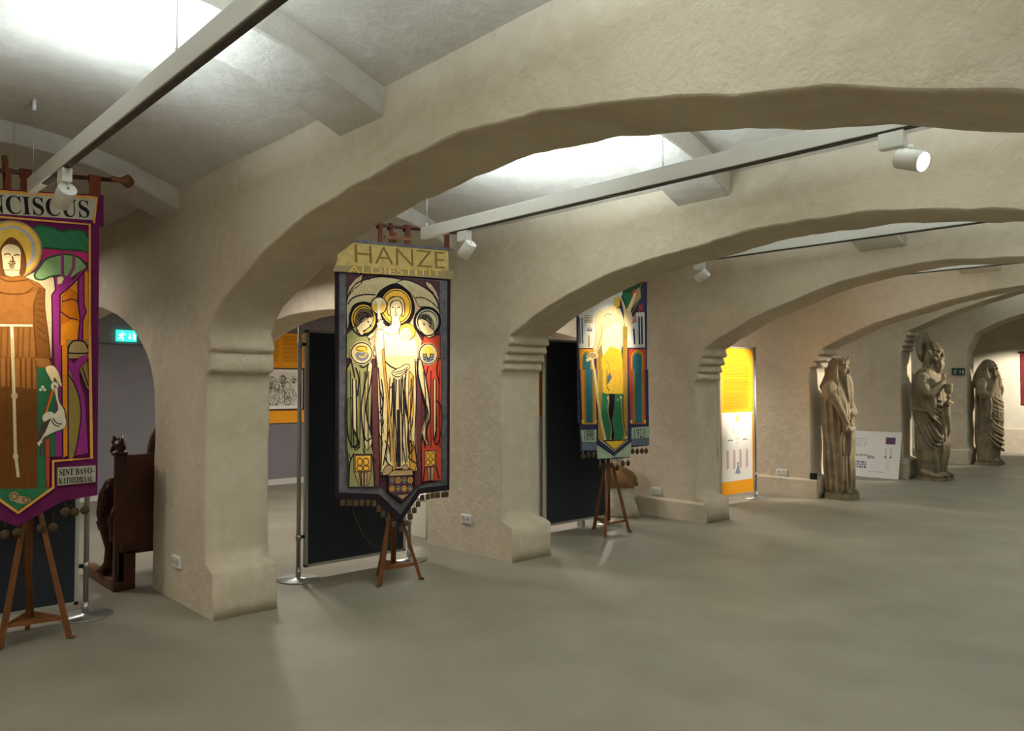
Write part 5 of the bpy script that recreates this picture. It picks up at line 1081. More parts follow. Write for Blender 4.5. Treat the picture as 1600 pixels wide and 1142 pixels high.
def stand(feet, top, mast0, mast1, label):
    c = Vector((sum(f[0] for f in feet)/3, sum(f[1] for f in feet)/3, 0))
    t = thing('banner_stand', label, 'banner stand', c, 'wooden banner stands')
    mb = MB(); mb.tube([mast0, mast1], [.021, .018], WOOD, 12); mb.build('mast', t)
    zs = .13; sh = []
    for f in feet:
        F = Vector((f[0], f[1], 0)); d = (F-Vector((mast0[0], mast0[1], 0))); d.z = 0
        T = Vector((mast0[0], mast0[1], top)) + d.normalized()*.042
        mb = MB(); dirn = (T-F); q = dirn.to_track_quat('Z', 'Y').to_matrix()
        L = dirn.length
        for a, b, w0, w1 in ((.0, .95, .014, .011),):
            vs = []
            for zz, w in ((0, w0), (L, w1)):
                for sx, sy in ((-1,-1),(1,-1),(1,1),(-1,1)): vs.append(F + Vector((0,0,.012)) + q @ Vector((sx*w, sy*w, zz*.985)))
            mb.add(vs, [(3,2,1,0),(4,5,6,7),(0,1,5,4),(1,2,6,5),(2,3,7,6),(3,0,4,7)], WOOD)
        lg = mb.build('leg', t)
        mb = MB(); o = d.normalized()
        mb.tube([F+Vector((0,0,.018)), F+o*.012+Vector((0,0,.012)), F+o*.03+Vector((0,0,.012))], [.012,.012,.010], WOODF, 8); mb.build('foot', lg)
        sh.append(F + (T-F)*(zs/top) )
    mb = MB(); poly = [(p.x, p.y) for p in sh]
    cc = Vector((sum(p[0] for p in poly)/3, sum(p[1] for p in poly)/3))
    poly = [tuple(cc + (Vector(p)-cc)*.97) for p in poly]
    mb.prism(poly, lambda u, v, z: (u, v, z), zs-.012, zs+.012, WOOD); mb.build('shelf', t)
    return t
stand([(-5.496,.96),(-5.451,1.315),(-5.80,1.16)], .78, (-5.575,1.13,.142), (-5.56,.95,2.95), 'brown wooden tripod stand carrying the purple friar banner at left')

# --- three-saints banner
X2, Y2 = -5.22, 3.60
NAVYC = CH['navy']; SLATE = mat('cloth_dusty_blue', '#5d5d60', .9, var=.25, vscale=18, var2='#42444e')
t = thing('processional_banner', 'dark bordered embroidered banner of three haloed saints with pointed lower edge', 'banner', (X2, Y2, .40), 'embroidered processional banners')
MID = CH['dark']
sheet('cloth', [(-.585,2.43),(.51,2.46),(.505,.688),(.204,.685),(.012,.475),(-.205,.676),(-.575,.72)], X2, Y2, -.010, 0, MID, t)
sheet('border', [(-.553,2.41),(.475,2.445),(.478,.735),(.185,.73),(.012,.54),(-.19,.72),(-.545,.765)], X2, Y2, 0, .001, SLATE, t)
LWK = 1.9
art_mesh('embroidered_picture', ART2, X2, Y2, t)
LWK = 1.5
LINEN = mat('gold_linen', '#a8945c', .9, var=.2, vscale=20)
sheet('title_band', [(-.60,2.44),(.525,2.52),(.48,2.535),(.475,2.697),(-.57,2.645),(-.58,2.50)], X2, Y2, 0, .012, LINEN, t)
sheet('fringe', [(-.615,2.415),(.528,2.462),(.53,2.535),(-.607,2.462)], X2, Y2, .012, .02, mat('grey_gold_braid', '#8a7d58', .9, var=.25, vscale=60), t)
sheet('top_batten', [(-.15,2.72),(.10,2.735),(.10,2.76),(-.15,2.745)], X2, Y2, -.004, .012, WOODF, t)
sheet('rod_sleeve', [(-.57,2.645),(.475,2.697),(.475,2.72),(-.57,2.67)], X2, Y2, -.004, .018, SLATE, t)
sl = math.atan(.045/1.0)
text('lettering', 'HANZE', .205, (X2+.0125, Y2+.452, 2.542), Matrix.Rotation(sl, 3, 'X') @ FX, mat('bronze_thread', '#6e5526', .8), t, sx=1.32, align='RIGHT', off=-.002)
text('lettering', 'ALDIESTITIT', .078, (X2+.0205, Y2+.40, 2.472), Matrix.Rotation(math.atan(.07/1.1), 3, 'X') @ FX, CH['gold'], t, sx=2.1, align='RIGHT', off=-.001)
banner_common(t, X2, Y2, 2.835, .56, .05, False, [(-.44,.05),(-.19,.035),(-.09,.03),(.07,.05),(.47,.05)], 2.69, mat('red_brown_strap', '#5e2f22', .85, var=.2))
TT = [(.226,.653),(.279,.656),(.332,.66),(.382,.66),(.459,.657),(.185,.605),(.147,.558),(.109,.511),(.067,.464),(.022,.423)]
TT += [(-.40,.672),(-.345,.668),(-.29,.66),(-.235,.652),(-.455,.678),(-.51,.684),(-.19,.606),(-.15,.56),(-.105,.515),(-.055,.47)]
for u, z in TT:
    w = .034 if abs(u-.459) < .01 else .020
    mb = MB(); mb.box((X2-.010, Y2+u-w, z-.024), (X2+.004, Y2+u+w, z+.022), BROWNT, bev=.004)
    mb.tube([(X2-.004, Y2+u, z+.02), (X2-.004, Y2+u, z+.05)], .003, BROWNT, 5); mb.build('tassel', t)
mb = MB(); mb.tube([(X2-.006, Y2-.42+.43*i/14, .62-.26*math.sin(math.pi*i/14)**.8+ (-.09*i/14)) for i in range(15)], .0018, CH['brown'], 6); mb.build('hanging_cord', t)
stand([(-5.222,3.42),(-5.189,3.785),(-5.53,3.61)], .56, (-5.30,3.60,.142), (-5.30,3.60,2.80), 'brown wooden tripod stand under the three-saints banner')

# --- knight banner
X3, Y3 = -5.40, 6.43
t = thing('processional_banner', 'blue and red banner of a sword bearer in yellow tabard, dated 1898 and 1923', 'banner', (X3, Y3, .66), 'embroidered processional banners')
sheet('cloth', [(-.56,2.72),(.60,2.72),(.588,1.20),(.615,1.17),(.612,.905),(.286,.90),(.286,.79),(-.25,.80),(-.25,.88),(-.50,.90),(-.515,1.18),(-.54,1.2)], X3, Y3, -.008, 0, CH['navy'], t)
art_mesh('embroidered_picture', ART3, X3, Y3, t, clip=(-.56, .62, .78, 2.70))
IN3 = CH['dark']
text('lettering', '1898', .165, (X3+.022, Y3-.485, 1.005), FX, IN3, t, sx=.52, off=-.003)
text('lettering', '1923', .150, (X3+.022, Y3+.312, 1.000), FX, IN3, t, sx=.72, off=-.003)
banner_common(t, X3, Y3, 2.82, .56, 0, True, [(-.45,.05),(-.2,.05),(.05,.05),(.3,.05),(.5,.05)], 2.70, MATS['rust_strap'])
for u, z in ((.337,.855),(.417,.85),(.498,.85),(.572,.846),(.074,.696),(.172,.734),(.257,.733),(-.015,.73),(-.11,.735),(-.20,.735),(-.30,.85),(-.38,.85),(-.46,.85)):
    zc = .905 if abs(u) > .29 else .80
    mb = MB(); mb.lathe((X3-.004, Y3+u, z), [(.004,-.008),(.026,-.008),(.032,0),(.026,.008),(.004,.01)], DISC, 16, 'x')
    mb.tube([(X3-.004, Y3+u, z+.025), (X3-.004, Y3+u, zc)], .004, CH['tanf'], 5); mb.build('tassel', t)
stand([(-5.345,6.243),(-5.361,6.648),(-5.716,6.485)], .74, (-5.48,6.45,.142), (-5.48,6.45,2.78), 'brown wooden tripod stand under the knight banner')

# ------------------------------------------------------------------ display panels
def panel(label, X0, ya, yb, ztop, m, left_pole, right_pole, zb=.09, name='exhibition_screen'):
    t = thing(name, label, 'display screen', (X0, (ya+yb)/2, 0), 'free-standing display screens')
    mb = MB(); mb.box((X0-.012, ya+.022, zb+.02), (X0+.012, yb-.022, ztop-.02), m); mb.build('board', t)
    mb = MB()
    for a, b in (((X0-.018, ya, zb), (X0+.018, ya+.024, ztop)), ((X0-.018, yb-.024, zb), (X0+.018, yb, ztop)), ((X0-.018, ya, zb), (X0+.018, yb, zb+.022)), ((X0-.018, ya, ztop-.022), (X0+.018, yb, ztop))):
        mb.box(a, b, ALU)
    mb.build('frame', t)
    for on, y in ((left_pole, ya-.05), (right_pole, yb+.05)):
        if not on: continue
        mb = MB(); mb.tube([(X0, y, .012), (X0, y, ztop+.02)], .017, STEEL, 14); mb.tube([(X0, y, .0), (X0, y, .10)], .021, STEEL, 14); pl_ = mb.build('pole', t)
        mb = MB(); mb.lathe((X0, y, 0), [(.165, 0), (.168, .004), (.165, .009), (.03, .016), (.025, .022)], STEEL, 40); mb.build('base_disc', pl_)
        for z in (ztop-.12, zb+.25):
            mb = MB(); s = 1 if y > yb else -1
            mb.box((X0-.012, min(y, y-s*.07), z-.012), (X0+.012, max(y, y-s*.07), z+.012), BLACK if name == 'exhibition_screen' else ALU); mb.tube([(X0, y, z-.025), (X0, y, z+.025)], .022, STEEL, 12); mb.build('clamp', pl_)
    return t
panel('tall charcoal display panel behind the purple friar banner at left', -5.92, .45, 1.475, 2.02, FELT, True, True)
panel('tall charcoal display panel behind the three-saints banner, round foot on each side', -5.87, 3.12, 4.105, 2.02, FELT, True, True)
panel('tall charcoal display panel behind the knight banner, next to the stepped pillar', -5.87, 5.87, 6.86, 2.06, FELT, False, True)
t = panel('tall orange exhibition panel with text above and a white church plan below', -5.80, 9.07, 9.93, 2.10, ORANGE, False, True, name='exhibition_display')
t['category'] = 'information panel'
XO = -5.788
mb = MB(); mb.box((XO, 9.115, .29), (XO+.003, 9.87, 1.205), PAPER); mb.build('plan_sheet', t)
mb = MB(); mb.box((XO, 9.075, 1.19), (XO+.002, 9.925, 1.212), mat('cream_print', '#f0dca8', .6)); mb.build('sheet_edge', t)
TXT = mat('brown_print', '#a8791c', .8)
mb = MB()
for i in range(34):
    z = 1.94 - i*.0205
    if i in (3, 13, 22): continue
    mb.box((XO, 9.17+ (.32 if i < 3 else 0), z), (XO+.0015, 9.80-.06*random.random(), z+.006), TXT)
mb.build('text_lines', t)
PINK = mat('pink_print', '#d5a9a8', .7); PB = mat('blue_print', '#8a94a8', .7); PT = mat('tan_print', '#d9b98a', .7)
XS = XO+.0035; mb = MB()
def pm(u, v): return (9.115+.755*u, .29+.915*v)
def prect(u0, u1, v0, v1, m):
    a = pm(u0, v0); b = pm(u1, v1); mb.box((XS, a[0], a[1]), (XS+.001, b[0], b[1]), m)
def ptri(P, m):
    mb.prism([pm(*p) for p in P], lambda u, v, q: (q, u, v), XS, XS+.001, m)
for cx in (.18, .40, .60, .82):
    prect(cx-.035, cx-.008, .17, .46, PINK); prect(cx+.004, cx+.03, .19, .45, PINK)
    for k in range(7): prect(cx-.012, cx+.008, .19+k*.038, .205+k*.038, PB)
ptri([(.42,.10),(.60,.10),(.51,.24)], PB); prect(.49,.53,.22,.27,GREYINK)
for k in range(9): prect(.495,.525,.50+k*.035,.512+k*.035, GREYINK if k % 2 else PINK); 
for k in range(4): prect(.45-.03*(k%2), .47, .55+k*.06, .562+k*.06, PT); prect(.55, .57+.03*(k%2), .55+k*.06, .562+k*.06, PT)
ptri([(.44,.90),(.51,.84),(.58,.90),(.55,.96),(.51,.985),(.47,.96)], PT)
for s in (-1, 1):
    prect(.51+s*.14-.02, .51+s*.14+.02, .77, .80, PINK); ptri([(.51+s*.24-.09,.57),(.51+s*.24-.06,.61),(.51+s*.24+.06,.61),(.51+s*.24+.09,.57),(.51+s*.24+.05,.59),(.51+s*.24-.05,.59)], GREYINK)
    prect(.51+s*.12-.01, .51+s*.12+.01, .70, .74, PINK)
mb.build('church_plan', t)

t = panel('orange and white display, just a sliver showing behind the charcoal screen at the stepped pillar', -5.98, 5.80, 6.62, 2.06, ORANGE, False, False, name='exhibition_display')
t['category'] = 'information panel'
mb = MB(); mb.box((-5.968, 5.81, .12), (-5.964, 6.60, 1.24), PAPER); mb.build('plan_sheet', t)
for y in (5.83, 6.55):
    mb = MB(); mb.box((-6.02, y, 0), (-5.94, y+.04, .10), STEEL); mb.build('foot', t)

# ------------------------------------------------------------------ the aisle beyond
XA = XL+.014
t = thing('information_sign', 'orange wall panel with two columns of small text on the far grey wall', 'wall sign', (XA, 6.1, .97), 'orange panels')
mb = MB(); mb.box((XA, 5.40, .98), (XA+.02, 6.85, 2.42), ORANGE); mb.build('board', t)
mb = MB()
for i in range(20):
    z = 2.36 - i*.021
    for y in (5.50, 5.86, 6.2): mb.box((XA+.02, y, z), (XA+.0215, y+.26+.03*random.random(), z+.007), TXT)
mb.build('text_lines', t)
t = thing('framed_print', 'dark framed black and white etching hung low on the orange wall panel', 'framed picture', (XA+.02, 5.86, 1.18))
y0, y1, z0, z1 = 5.49, 6.22, 1.185, 1.86; xa = XA+.022
mb = MB()
for a, b in (((xa, y0, z0), (xa+.025, y1, z0+.02)), ((xa, y0, z1-.02), (xa+.025, y1, z1)), ((xa, y0, z0), (xa+.025, y0+.02, z1)), ((xa, y1-.02, z0), (xa+.025, y1, z1))): mb.box(a, b, WOODD)
mb.build('frame', t)
mb = MB(); mb.box((xa, y0+.015, z0+.015), (xa+.008, y1-.015, z1-.015), PAPER); mb.build('mount', t)
mb = MB(); random.seed(11)
mb.box((xa+.008, y0+.09, z0+.07), (xa+.0088, y1-.09, z1-.07), mat('etching_paper', '#d8d6c8', .8))
def sk(P, w=.004):
    L, Q = ribbon(P, w); n = len(P)
    mb.add([(xa+.0095, y0+p.x, z0+p.y) for p in L]+[(xa+.0095, y0+p.x, z0+p.y) for p in Q], [(i, n+i, n+i+1, i+1) for i in range(n-1)], INK)
for c, s in (((.16,.46),.06),((.36,.50),.05),((.44,.40),.10),((.20,.26),.10),((.34,.24),.11),((.50,.24),.09),((.54,.48),.05),((.28,.38),.09),((.14,.36),.06),((.46,.14),.08),((.22,.12),.09)):
    for k in range(9):
        a0 = random.random()*6.28; e = .3+.1*k
        sk([(min(.63, max(.10, c[0]+s*math.cos(a0+j*.5)*e*(1-.06*j)+.02*math.sin(j))), min(.59, max(.08, c[1]+s*1.2*math.sin(a0+j*.5)*e))) for j in range(5+k % 4)], .003+.004*random.random())
    for k in range(8):
        x, y = c[0]+random.uniform(-s, s), c[1]+random.uniform(-s, s); L = random.uniform(.03, .07)
        sk([(max(.10, min(.62, x)), max(.08, min(.58, y))), (max(.10, min(.63, x+L*.5)), max(.08, min(.59, y-L)))], .0035)
mb.build('etching', t)
# exit sign over the passage
TEAL = mat('exit_green_lit', '#1fa48f', .5, emit=1.6); SIGNW = mat('exit_white_lit', '#e8fff6', .5, emit=2.2)
def exit_sign(label, loc, w, h, rot, m, mw, arrow=True):
    t = thing('exit_sign', label, 'exit sign', loc)
    L = Vector(loc)
    def pl(u, v, d): return L + rot @ Vector((u, v, d))
    mb = MB(); mb.prism([(-w/2,0),(w/2,0),(w/2,h),(-w/2,h)], pl, 0, .022, m); mb.build('sign_body', t)
    mb = MB(); cx = -w*.20; e = .0235
    s = h/.17
    mb.prism([(cx+.012*s*math.cos(a*.5), .132*s+.014*s*math.sin(a*.5)) for a in range(13)], pl, .022, e, mw)
    for P, wd in (([(0,.115),(-.018,.075)],.022),([(-.018,.075),(.012,.05),(.002,.018)],.014),([(-.018,.075),(-.03,.045),(-.06,.04)],.013),([(0,.112),(.03,.10),(.045,.115)],.010),([(-.002,.113),(-.035,.105),(-.045,.08)],.010)):
        A, B = ribbon([(cx+x*s, y*s) for x, y in P], wd*s); n = len(A)
        mb.prism([tuple(p) for p in A]+[tuple(p) for p in B[::-1]], pl, .022, e, mw)
    ax = w*.16
    mb.prism([(ax-.006*s,.125*s),(ax-.006*s,.065*s),(ax-.022*s,.065*s),(ax,.035*s),(ax+.022*s,.065*s),(ax+.006*s,.065*s),(ax+.006*s,.125*s)], pl, .022, e, mw)
    mb.prism([(w*.32,.03*s),(w*.44,.03*s),(w*.44,.10*s),(w*.32,.14*s)], pl, .022, e, mw)
    mb.build('pictogram', t)
exit_sign('glowing green exit sign with running figure on the dark aisle wall', (XL+.02, 3.50, 2.19), .27, .16, FX, TEAL, SIGNW)
exit_sign('small dark green exit sign on the wall between the second and third statues', (-5.60, ARC[6][0]-.024, 1.80), .24, .14, FY, mat('sign_dark_green', '#1d4238', .5), mat('sign_pale', '#b8c8b8', .5))
# white plinth seen below the banner
t = thing('display_plinth', 'low white plinth standing in the aisle beside the second pillar', 'plinth', (-6.95, 5.0, 0))
mb = MB(); mb.box((-7.35, 4.85, 0), (-6.56, 5.25, .39), mat('plinth_white', '#d6d2c4', .7), bev=.004); mb.box((-7.36, 4.84, .39), (-6.55, 5.26, .41), MATS['plinth_white']); o = mb.build('plinth_body', t)

# wall sockets
def socket(label, x, yf, z, w=.15):
    t = thing('wall_socket', label, 'wall socket', (x, yf, z), 'white double wall sockets')
    mb = MB(); mb.box((x-w/2, yf-.016, z-.04), (x+w/2, yf+.004, z+.04), SOCKET, bev=.004); mb.build('cover_plate', t)
    for s in (-1, 1):
        mb = MB(); mb.lathe((x+s*w*.235, yf-.0145, z), [(.004, .0), (.018, .0), (.0215, -.0045), (.0235, -.0045), (.024, 0)], HOLE, 20, 'y'); ol = mb.build('outlet', t)
        mb = MB()
        for q in (-.008, .008): mb.tube([(x+s*w*.235+q, yf-.019, z), (x+s*w*.235+q, yf-.0145, z)], .003, BLACK, 8)
        mb.build('contact_hole', ol)
socket('white double wall socket low on the nearest pillar', -5.86, 2.11, .29, .16)
socket('white double wall socket on the pillar right of the three-saints banner', -5.75, 4.73, .315, .15)
socket('white double wall socket on the wall right of the knight banner', -5.83, 7.76, .30, .15)
socket('white double wall socket on the wall between the orange panel and crowned statue', -5.77, 10.66, .32, .16)
# small black box on the plinth ledge
t = thing('junction_box', 'small black box on the pillar ledge behind the crowned statue', 'junction box', (-5.262, 10.60, .26))
mb = MB(); mb.box((-5.325, 10.61, .262), (-5.235, 10.655, .345), BLACK, bev=.004); mb.box((-5.30, 10.604, .285), (-5.26, 10.612, .325), mat('black_lid', '#1a1b24', .4)); mb.build('box_shell', t)

# ------------------------------------------------------------------ carved choir stall
t = thing('choir_stall', 'dark carved oak choir stall end with beast leg, behind the left pillar', 'choir stall', (-6.45, 2.3, 0))
xf, ys = -6.46, 1.86
mb = MB()
mb.box((xf-.055, ys, .0), (xf, ys+.07, 1.03), WOODD, bev=.006); mb.build('front_post', t)
mb = MB(); mb.box((xf-.05, ys+.07, .30), (xf-.008, ys+1.0, 1.0), WOODD); mb.build('side_panel', t)
mb = MB()
mb.box((xf-.055, ys+.07, .93), (xf, ys+1.0, 1.03), WOODD, bev=.005); mb.box((xf-.055, ys+.07, .27), (xf, ys+1.0, .34), WOODD, bev=.005); mb.box((xf-.055, ys+.9, 0), (xf, ys+1.0, 1.03), WOODD); mb.build('rail_frame', t)
mb = MB(); mb.box((xf-.06, ys-.01, 0), (xf+.01, ys+.15, .07), WOODD, bev=.008); mb.box((xf-.055, ys+.03, .07), (xf, ys+.15, .29), WOODD); mb.build('rear_foot', t)
mb = MB(); mb.box((xf-.80, ys-.012, 0), (xf-.03, ys+.075, .085), WOODF, bev=.012); mb.build('sill_foot', t)
mb = MB()  # carved beast bracket: S-curved leg, body and paw
cx = xf-.17
mb.tube([(xf-.06, ys+.03, .84), (xf-.16, ys+.02, .80), (xf-.26, ys+.02, .70), (xf-.30, ys+.02, .56), (xf-.25, ys+.02, .42), (xf-.19, ys+.02, .30), (xf-.22, ys+.02, .18), (xf-.28, ys+.015, .115)], [.035,.055,.07,.072,.055,.036,.036,.05], WOODD, 14)
mb.tube([(xf-.04, ys+.03, .62), (xf-.10, ys+.025, .52), (xf-.09, ys+.025, .42), (xf-.15, ys+.02, .36)], [.04,.05,.04,.02], WOODD, 12)
mb.tube([(xf-.22, ys+.015, .125), (xf-.29, ys+.0, .11), (xf-.35, ys-.005, .10)], [.04,.042,.022], WOODD, 12)
for q in range(3): mb.tube([(xf-.30, ys-.02+q*.03, .115), (xf-.365, ys-.03+q*.035, .098)], [.018,.013], WOODD, 8)
for q in range(6): mb.tube([(xf-.10-q*.03, ys-.01, .80-q*.05), (xf-.15-q*.03, ys-.035, .74-q*.05), (xf-.14-q*.03, ys-.03, .68-q*.05)], [.012,.018,.006], WOODD, 8)
mb.build('carved_bracket', t)
mb = MB()  # crouching figure on top of the post
c = Vector((xf-.03, ys+.035, 1.03))
mb.lathe(c, [(.055,0),(.06,.02),(.04,.035)], WOODD, 14); mb.tube([c+Vector((.05,0,.05)), c+Vector((0,0,.075)), c+Vector((-.045,0,.085))], [.03,.042,.034], WOODD, 12)
mb.tube([c+Vector((-.045,0,.085)), c+Vector((-.08,-.005,.10)), c+Vector((-.10,-.005,.085))], [.034,.036,.02], WOODD, 12)
for s in (-1, 1): mb.tube([c+Vector((-.06,s*.02,.12)), c+Vector((-.055,s*.03,.15))], [.016,.006], WOODD, 8); mb.tube([c+Vector((-.03,s*.03,.07)), c+Vector((-.07,s*.035,.03)), c+Vector((-.09,s*.035,.02))], [.018,.016,.012], WOODD, 8)
mb.tube([c+Vector((.04,0,.06)), c+Vector((.06,0,.11)), c+Vector((.03,0,.145))], [.018,.014,.012], WOODD, 8)
mb.build('carved_finial', t)
mb = MB()
for q, (z, r) in enumerate(((.75,.022),(.55,.02))): pass
mb.lathe((xf-.105, ys+.0, .835), [(.002,-.03),(.018,-.02),(.024,0),(.018,.02),(.002,.03)], BRASS, 14); mb.build('brass_knob', t)
mb = MB()  # high rounded back behind
pts = [(ys+.33, .95)] + [(ys+.33+.40*(1-math.cos(R(a))), 1.0+.42*math.sin(R(a))) for a in range(0, 91, 9)] + [(ys+1.0, 1.42), (ys+1.0, .95)]
mb.prism(pts, lambda u, v, q: (q, u, v), xf-.30, xf-.24, WOODD)
mb.tube([(xf-.27, u, v) for u, v in pts[:-1]], .022, WOODF, 10); mb.build('rounded_back', t)
mb = MB(); mb.box((xf-.75, ys+.20, .40), (xf-.05, ys+1.0, .45), WOODD); mb.build('seat', t)

# ------------------------------------------------------------------ plastic-wrapped fragment behind the knight banner
def lump(name, rings, m, parent, seed=0, n=40, amp=.02):
    mb = MB(); vs = []
    for z, cx, cy, rx, ry in rings:
        for k in range(n):
            w = 2*math.pi*k/n; f = 1 + amp*8*noise.noise((math.cos(w)*2+seed, math.sin(w)*2, z*5)) + amp*3*math.sin(w*7+z*9)
            vs.append((cx+rx*f*math.cos(w), cy+ry*f*math.sin(w), z))
    fs = [(i*n+k, i*n+(k+1) % n, (i+1)*n+(k+1) % n, (i+1)*n+k) for i in range(len(rings)-1) for k in range(n)]
    fs += [tuple(range(n))[::-1], tuple((len(rings)-1)*n+k for k in range(n))]
    mb.add(vs, fs, m, True); return mb.build(name, parent)
bx, by = -6.22, 7.43
t = thing('wrapped_bundle', 'bundle wrapped in white plastic under a brown cloth, behind the knight banner stand', 'bundle', (bx, by, 0))
lump('plastic_wrap', [(0,bx,by,.29,.17),(.03,bx,by,.31,.19),(.14,bx+.0,by,.30,.19),(.28,bx-.01,by,.28,.18),(.40,bx-.02,by,.25,.165),(.47,bx-.03,by,.22,.14)], mat('clear_plastic', '#c2bcac', .3, var=.2, vscale=9, bump=.6, bscale=14), t, 3, amp=.03)
lump('brown_cloth', [(.36,bx+.0,by,.272,.185),(.39,bx-.0,by,.285,.195),(.46,bx-.02,by,.265,.185),(.53,bx-.05,by,.235,.17),(.59,bx-.08,by,.18,.15),(.63,bx-.10,by,.12,.11),(.65,bx-.11,by,.05,.05)], mat('brown_wrap', '#84643f', .9, var=.35, vscale=12, bump=.4), t, 8, amp=.05)

# ------------------------------------------------------------------ leaning poster
t = thing('poster_board', 'white poster board with small diagrams leaning against the wall between two statues', 'poster board', (-5.75, 13.7, 0))
tl = R(12); base = Vector((-5.83, 13.74, .003)); PW, PH = .98, .80
Rx = Matrix.Rotation(-tl, 3, 'X') @ FY
def pb(u, v, d): return base + Rx @ Vector((u, v, d))
mb = MB(); mb.prism([(-PW/2,0),(PW/2,0),(PW/2,PH),(-PW/2,PH)], pb, -.012, 0, PAPER); mb.build('board', t)
mb = MB()
def q4(u0, v0, u1, v1, m): mb.prism([(u0,v0),(u1,v0),(u1,v1),(u0,v1)], pb, 0, .0012, m)
PUR = mat('purple_photo', '#453f6b', .7, var=.5, vscale=40, var2='#7a4a52'); 
q4(.24,.585,.40,.705,PUR)
for x in (.25,.335): q4(x,.37,x+.006,.50,INK); q4(x-.02,.495,x+.026,.502,GREYINK); mb.prism([(x-.016,.352),(x+.022,.352),(x+.003,.39)], pb, 0, .0012, INK)
for i in range(5): q4(-.33+.01*i,.66-.03*i,-.14-.012*i,.668-.03*i,mat('violet_print','#a898b0',.7))
for a in range(10): q4(-.13+.03*math.cos(a*.3-1.5), .60+.07*math.sin(a*.3-1.5), -.12+.03*math.cos(a*.3-1.5), .615+.07*math.sin(a*.3-1.5), MATS['violet_print'])
for i in range(14): q4(-.36+i*.022,.345+.02*random.random(),-.345+i*.022,.38+.02*random.random(),GREYINK)
for i in range(5): q4(-.05+i*.024,.325,-.032+i*.024,.36+.03*random.random(),GREYINK)
for i in range(7):
    for j in range(3): q4(-.36+i*.044,.155+j*.042,-.325+i*.044,.185+j*.042, (PUR, GREYINK, MATS['violet_print'], PB)[(i*2+j) % 4])
for i in range(12): q4(-.02+i*.024,.095,-.004+i*.024,.104,GREYINK)
for i in range(6): q4(.25+.02*(i % 3),.16+i*.025,.32+.02*(i % 2),.164+i*.025,PB)
mb.build('printed_diagrams', t)

# red hanging at the far right
t = thing('wall_hanging', 'dark red hanging at the far right edge on the white end wall', 'wall hanging', (-5.38, YE-.02, 1.5))
mb = MB(); mb.box((-5.47, YE-.03, 1.15), (-5.0, YE-.012, 2.35), mat('red_cloth', '#7a2226', .85, var=.25)); mb.build('cloth_panel', t)
mb = MB(); mb.box((-5.51, YE-.035, 2.35), (-4.96, YE-.008, 2.39), WOODD); mb.build('hanging_rod', t)
